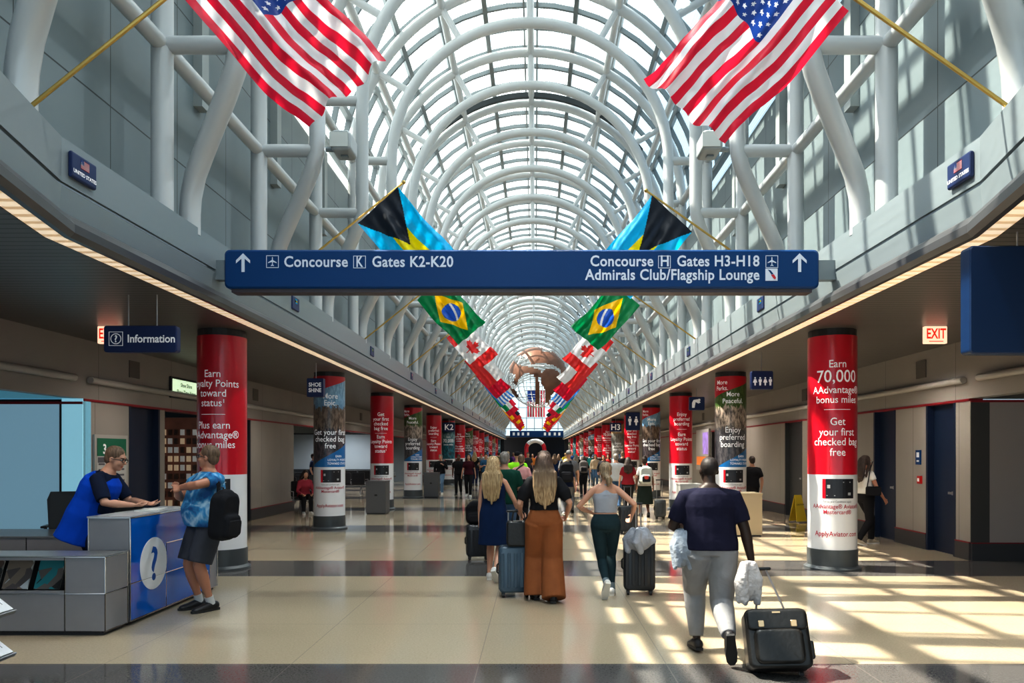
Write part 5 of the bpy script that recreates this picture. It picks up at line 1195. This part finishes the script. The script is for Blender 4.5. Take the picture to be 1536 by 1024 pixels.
# brochure rack at the left edge
t = thing('brochure_rack', 'grey metal brochure rack cut by the left picture edge', 'rack', (-3.85, 4.95, 0))
obj('rack_frame', G().tube([(-.1, .17, .0), (-.1, .17, .9), (-.16, .17, 1.0), (-.3, .17, 1.05)], .015, 8).tube([(-.1, -.17, 0), (-.1, -.17, .9), (-.16, -.17, 1.0), (-.3, -.17, 1.05)], .015, 8).box(-.3, .34, -.2, -.17, .0, .03).box(-.3, .34, .17, .2, 0, .03).box(.31, .34, -.2, .2, 0, .03), mat('rack_grey', (.3, .31, .33), .35, .5), t)
for i, z in enumerate((.14, .44, .74)):
    M = Matrix.Translation((-.02, 0, z)) @ Matrix.Rotation(R(38), 4, 'Y'); obj('tray', G().box(-.22, .27, -.2, .2, 0, .01, M=M).box(.26, .27, -.2, .2, 0, .03, M=M), MATS['rack_grey'], t)
    for j, y in enumerate((-.1, .1)):
        b = thing('brochure', 'white brochure in the %s tray of the rack, %s stack' % (('lowest', 'middle', 'top')[i], ('near', 'far')[j]), 'brochure', Vector((-3.85, 4.95 + y, 0)) + M.to_translation(), 0, 'brochures in the rack')
        b.rotation_euler = (0, R(38), 0)
        obj('pages', G().box(-.12, .25, -.085, .085, .012, .03), mat('paper_white', (.72, .73, .75), .6), b); obj('printed_lines', G().box(.0, .2, -.05, -.045, .03, .0305).box(.05, .16, -.01, .0, .03, .0305).box(.02, .19, .04, .046, .03, .0305), mat('print_grey', (.12, .12, .14), .6), b)

# ------------------------------------------------------------------ bins, floor sign, furniture
def bin_(label, at, w, h, d, m, yaw=0):
    t = thing('waste_bin', label, 'bin', at, yaw); obj('body', G().box(-w / 2, w / 2, -d / 2, d / 2, .03, h - .03), m, t); obj('lid', G().box(-w / 2 - .01, w / 2 + .01, -d / 2 - .01, d / 2 + .01, h - .03, h), m, t); obj('plinth', G().box(-w / 2 + .02, w / 2 - .02, -d / 2 + .02, d / 2 - .02, 0, .03), M_DARK, t)
    obj('door_pull', G().rbox(-.04, .04, -d / 2 - .008, -d / 2, h * .55, h * .6, .015), M_BLACK, t); return t
MB_ = mat('bin_beige', (.42, .35, .24), .4, .2); MG_ = mat('bin_grey', (.12, .12, .125), .4, .2)
bin_('beige metal waste bin right of the man in the navy T-shirt', (4.25, 15.2, 0), .72, .88, .6, MB_)
bin_('second pale bin between the columns left of the beige bin', (3.62, 17.3, 0), .50, .98, .5, mat('bin_pale', (.4, .4, .39), .4, .2))
bin_('grey metal waste bin by the third left column', (-4.42, 20.6, 0), .55, .92, .55, MG_)
bin_('grey waste bin further down by the fifth left column', (-3.98, 28.2, 0), .55, .95, .5, MG_)
t = thing('wet_floor_sign', 'yellow folding wet floor sign by the right wall', 'floor sign', (6.45, 18.0, 0), 20)
for s in (-1, 1):
    M = Matrix.Rotation(R(12 * s), 4, 'X'); obj('panel', G().loft([[M @ Vector((x, s * .14 + yy, z)) for x, z in ((-.15, 0), (.15, 0), (.10, .65), (-.10, .65))] for yy in (0, .02)]), mat('sign_yellow', (.65, .48, .03), .4), t)
text('CAUTION', .05, M_BLACK, FACE(0, -.08, .42), t, bold=.02)
def chair_row(label, at, n, yaw):
    t = thing('seat_row', label, 'seats', at, yaw)
    for i in range(n):
        x = i * .58; obj('seat', G().rbox(x, x + .52, -.25, .25, .40, .46, .02), M_BLACK, t); obj('backrest', G().rbox(x, x + .52, .25, .30, .46, .9, .03), M_BLACK, t)
    for i in range(n + 1): obj('armrest', G().tube([(i * .58 - .03, -.2, .4), (i * .58 - .03, -.2, .62), (i * .58 - .03, .24, .62)], .014, 6), M_STEEL, t)
    for x in (.2, n * .58 - .2): obj('leg', G().tube([(x, -.22, 0), (x, 0, .38), (x, .22, 0)], .02, 6), M_STEEL, t)
    obj('beam', G().box(-.02, n * .58 - .04, -.03, .03, .35, .40), M_STEEL, t)
for i, (x, y, n, yw, w_) in enumerate([(-10.8, 24.5, 5, 180, 'nearest'), (-10.6, 27, 6, 180, 'second'), (-10.4, 30, 6, 180, 'third'), (-10.4, 33.5, 6, 180, 'fourth'), (-7.9, 38, 4, 90, 'aisle side')]):
    chair_row('row of black waiting seats in the left gate area, %s row' % w_, (x + (n * .58 if yw == 180 else 0), y, 0), n, yw)
chair_row('two black waiting seats under the traveller in the pinkish red top', (-6.78, 20.52, 0), 2, 30)
t = thing('gate_counter', 'dark gate counter with monitor inside the left waiting area', 'counter', (-8.6, 22.6, 0)); obj('carcass', G().box(-.8, .8, -.3, .3, 0, 1.05), mat('counter_dark', (.05, .055, .065), .4), t); obj('counter_top', G().box(-.85, .85, -.35, .35, 1.05, 1.09), M_DKT, t); obj('monitor', G().box(-.3, .3, -.02, .02, 1.15, 1.5).box(-.04, .04, -.02, .02, 1.09, 1.15), M_BLACK, t)
t = thing('partition', 'pale grey partition panels inside the left waiting area', 'partition', (-8.6, 36, 0)); obj('panel', G().box(-3.5, 1.3, 0, .1, .9, 2.6), mat('partition_pale', (.42, .48, .52), .6), t); obj('frame', G().box(-3.5, 1.3, -.02, 0, 2.6, 2.66).box(-3.5, 1.3, -.02, .1, 0, .9), mat('partition_dark', (.05, .055, .06), .5), t)
# shop opening on the left
t = thing('shop_display', 'brightly lit rack of small goods inside the left shop doorway', 'display', (-7.9, 15.4, 0))
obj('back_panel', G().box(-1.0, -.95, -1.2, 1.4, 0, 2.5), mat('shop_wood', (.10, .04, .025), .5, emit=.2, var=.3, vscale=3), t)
g = G()
rn = random.Random(4)
for i in range(9):
    for j in range(9): g.box(-.55 + i * .14, -.47 + i * .14, 1.18, 1.23, .5 + j * .2, .5 + j * .2 + .13, rn.randrange(3))
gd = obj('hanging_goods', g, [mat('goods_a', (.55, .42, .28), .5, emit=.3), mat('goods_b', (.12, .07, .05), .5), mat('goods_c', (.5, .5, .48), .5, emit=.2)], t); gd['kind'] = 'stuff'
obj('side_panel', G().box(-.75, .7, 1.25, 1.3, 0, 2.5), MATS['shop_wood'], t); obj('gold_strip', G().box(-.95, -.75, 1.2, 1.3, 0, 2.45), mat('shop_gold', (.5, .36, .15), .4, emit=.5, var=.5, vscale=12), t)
t = thing('shop_sign', 'lit pale green sign on the left bulkhead beside the first column', 'sign', (XL + .03, 14.9, 2.99)); obj('face', G().rbox(-.02, .03, -.55, .55, -.17, .17, .02), mat('shop_sign_glow', (.62, .78, .55), .5, emit=.7), t); obj('frame', G().rbox(-.025, .02, -.6, .6, -.21, .21, .02), M_DARK, t)
for s_, z in (('Shoe Shine', .03), ('Show Time News', -.11)): text(s_, .11, M_BLACK, Matrix.Translation((.033, 0, z)) @ Matrix.Rotation(R(90), 4, 'Z') @ Matrix.Rotation(R(90), 4, 'X'), t, bold=.02)
# poster with the green header
t = thing('directory_poster', 'framed directory poster with a green header on the wall behind the clerk', 'poster', (XL + .02, 12.32, 1.1)); obj('frame', G().box(-.02, .015, -.48, .48, -.9, .9), mat('poster_frame', (.5, .5, .48), .4, .3), t); obj('sheet', G().box(.015, .02, -.42, .42, -.84, .84), mat('poster_white', (.55, .56, .55), .6), t)
obj('header_band', G().box(.02, .024, -.42, .42, .55, .84), mat('header_green', (.01, .16, .09), .5), t); Mp = lambda y, z: Matrix.Translation((.026, y, z)) @ Matrix.Rotation(R(90), 4, 'Z') @ Matrix.Rotation(R(90), 4, 'X')
text('3', .22, M_TXW, Mp(-.22, .59), t, bold=.03)
g = G()
for i in range(12):
    for x0 in (-.38, -.1, .18): g.box(.02, .023, x0, x0 + .18 + .04 * math.sin(i * 3 + x0), .40 - i * .095, .43 - i * .095)
g.box(.02, .0235, -.40, -.12, .44, .53); obj('text_rows', g, mat('print_grey', (.12, .12, .14), .6), t)
# flight board on the right wall and small wall fittings
t = thing('flight_board', 'purple and orange flight information screens on the right wall', 'screen', (XR - .03, 29.4, 1.9), 0); obj('casing', G().box(-.06, .01, -.68, 1.55, -.9, .75), mat('casing_pale', (.5, .5, .5), .4), t)
obj('screen', G().box(-.065, -.06, -.6, .35, -.25, .62), mat('screen_purple', (.25, .17, .42), .3, emit=.8, var=.3, vscale=4), t); obj('orange_strip', G().box(-.065, -.06, -.6, 1.45, -.7, -.35), mat('screen_orange', (.6, .18, .03), .3, emit=.5), t)
t = thing('wall_notice', 'small blue and white notice by the right-hand blue door', 'notice', (XR - .01, 13.15, 1.62)); obj('plate', G().box(-.012, .01, -.08, .08, -.13, .13), M_NAVY, t); obj('symbol', G().box(-.014, -.012, -.045, .045, -.0, .09).box(-.014, -.012, -.04, .04, -.08, -.05), M_TXW, t)
t = thing('call_point', 'small red fire call point beside the right-hand blue door', 'alarm', (XR - .01, 13.08, 1.22)); obj('case', G().rbox(-.04, .01, -.05, .05, -.07, .07, .01), mat('alarm_red', (.55, .01, .01), .4), t); obj('glass', G().box(-.043, -.04, -.03, .03, -.03, .03), M_TXW, t)
t = thing('wall_phone', 'small pale wall phone right of the yellow floor sign', 'phone', (XR - .01, 17.6, 1.45)); obj('case', G().rbox(-.06, .01, -.09, .09, -.13, .13, .02), MATS['casing_pale'], t); obj('handset', G().rbox(-.09, -.06, -.07, -.03, -.11, .11, .012), M_STEEL, t)

# ------------------------------------------------------------------ light and camera
sc = bpy.context.scene
cam = bpy.data.cameras.new('camera'); co = bpy.data.objects.new('camera', cam); COL.objects.link(co)
co.location = (0, 0, EYE); co.rotation_euler = (R(90), 0, 0)
cam.sensor_width = 36; cam.lens = F / 1536 * 36; cam.shift_x = (768 - VX) / 1536; cam.shift_y = (VY - 512) / 1536; cam.clip_end = 400
sc.camera = co
w = bpy.data.worlds.new('sky'); sc.world = w; w.use_nodes = True
w.node_tree.nodes['Background'].inputs[0].default_value = (.66, .85, .98, 1); w.node_tree.nodes['Background'].inputs[1].default_value = 1.05
sd = bpy.data.lights.new('sun', 'SUN'); sd.energy = 16; sd.angle = R(.6); sd.color = (1, .90, .76); so = bpy.data.objects.new('sun', sd); COL.objects.link(so)
so.rotation_euler = Vector((.55, -.12, -.83)).to_track_quat('-Z', 'Y').to_euler()
for s in (-1, 1):                                  # added fill spots under the aisle ceilings, no fittings there
    ld = bpy.data.lights.new('aisle_fill', 'SPOT'); ld.energy = 110 if s < 0 else 170; ld.spot_size = R(150); ld.spot_blend = 1; ld.shadow_soft_size = .05; ld.color = (1, .9, .8)
    for k in range(9):
        lo = bpy.data.objects.new('aisle_fill', ld); COL.objects.link(lo); lo.location = (s * 5.7, 6.5 + 5.66 * k * (1 if k < 6 else 1.6), 3.44)
gl_ = bpy.data.lights.new('lounge_fill', 'SPOT'); gl_.energy = 420; gl_.spot_size = R(150); gl_.spot_blend = 1; gl_.shadow_soft_size = .06; gl_.color = (.92, .96, 1)  # added fill lamps that brighten the left waiting area
for y_ in (24, 29, 34, 40):
    lo = bpy.data.objects.new('lounge_fill', gl_); COL.objects.link(lo); lo.location = (-9.2, y_, 3.44)
cl = bpy.data.lights.new('vault_fill', 'SPOT'); cl.energy = 900; cl.spot_size = R(110); cl.spot_blend = 1; cl.shadow_soft_size = 0; cl.color = (.95, .98, 1)  # unseen point-sized spots under the crown, added as fill for the hall
for k in range(7):
    lo = bpy.data.objects.new('vault_fill', cl); COL.objects.link(lo); lo.location = (CX + .3, 3.9 + 5.66 * k * (1 if k < 4 else 1.7), 11.0)
sc.view_settings.view_transform = 'Standard'; sc.view_settings.exposure = .62; sc.view_settings.gamma = .82
sc.cycles.max_bounces = 8; sc.cycles.transparent_max_bounces = 12; sc.cycles.caustics_reflective = False; sc.cycles.caustics_refractive = False
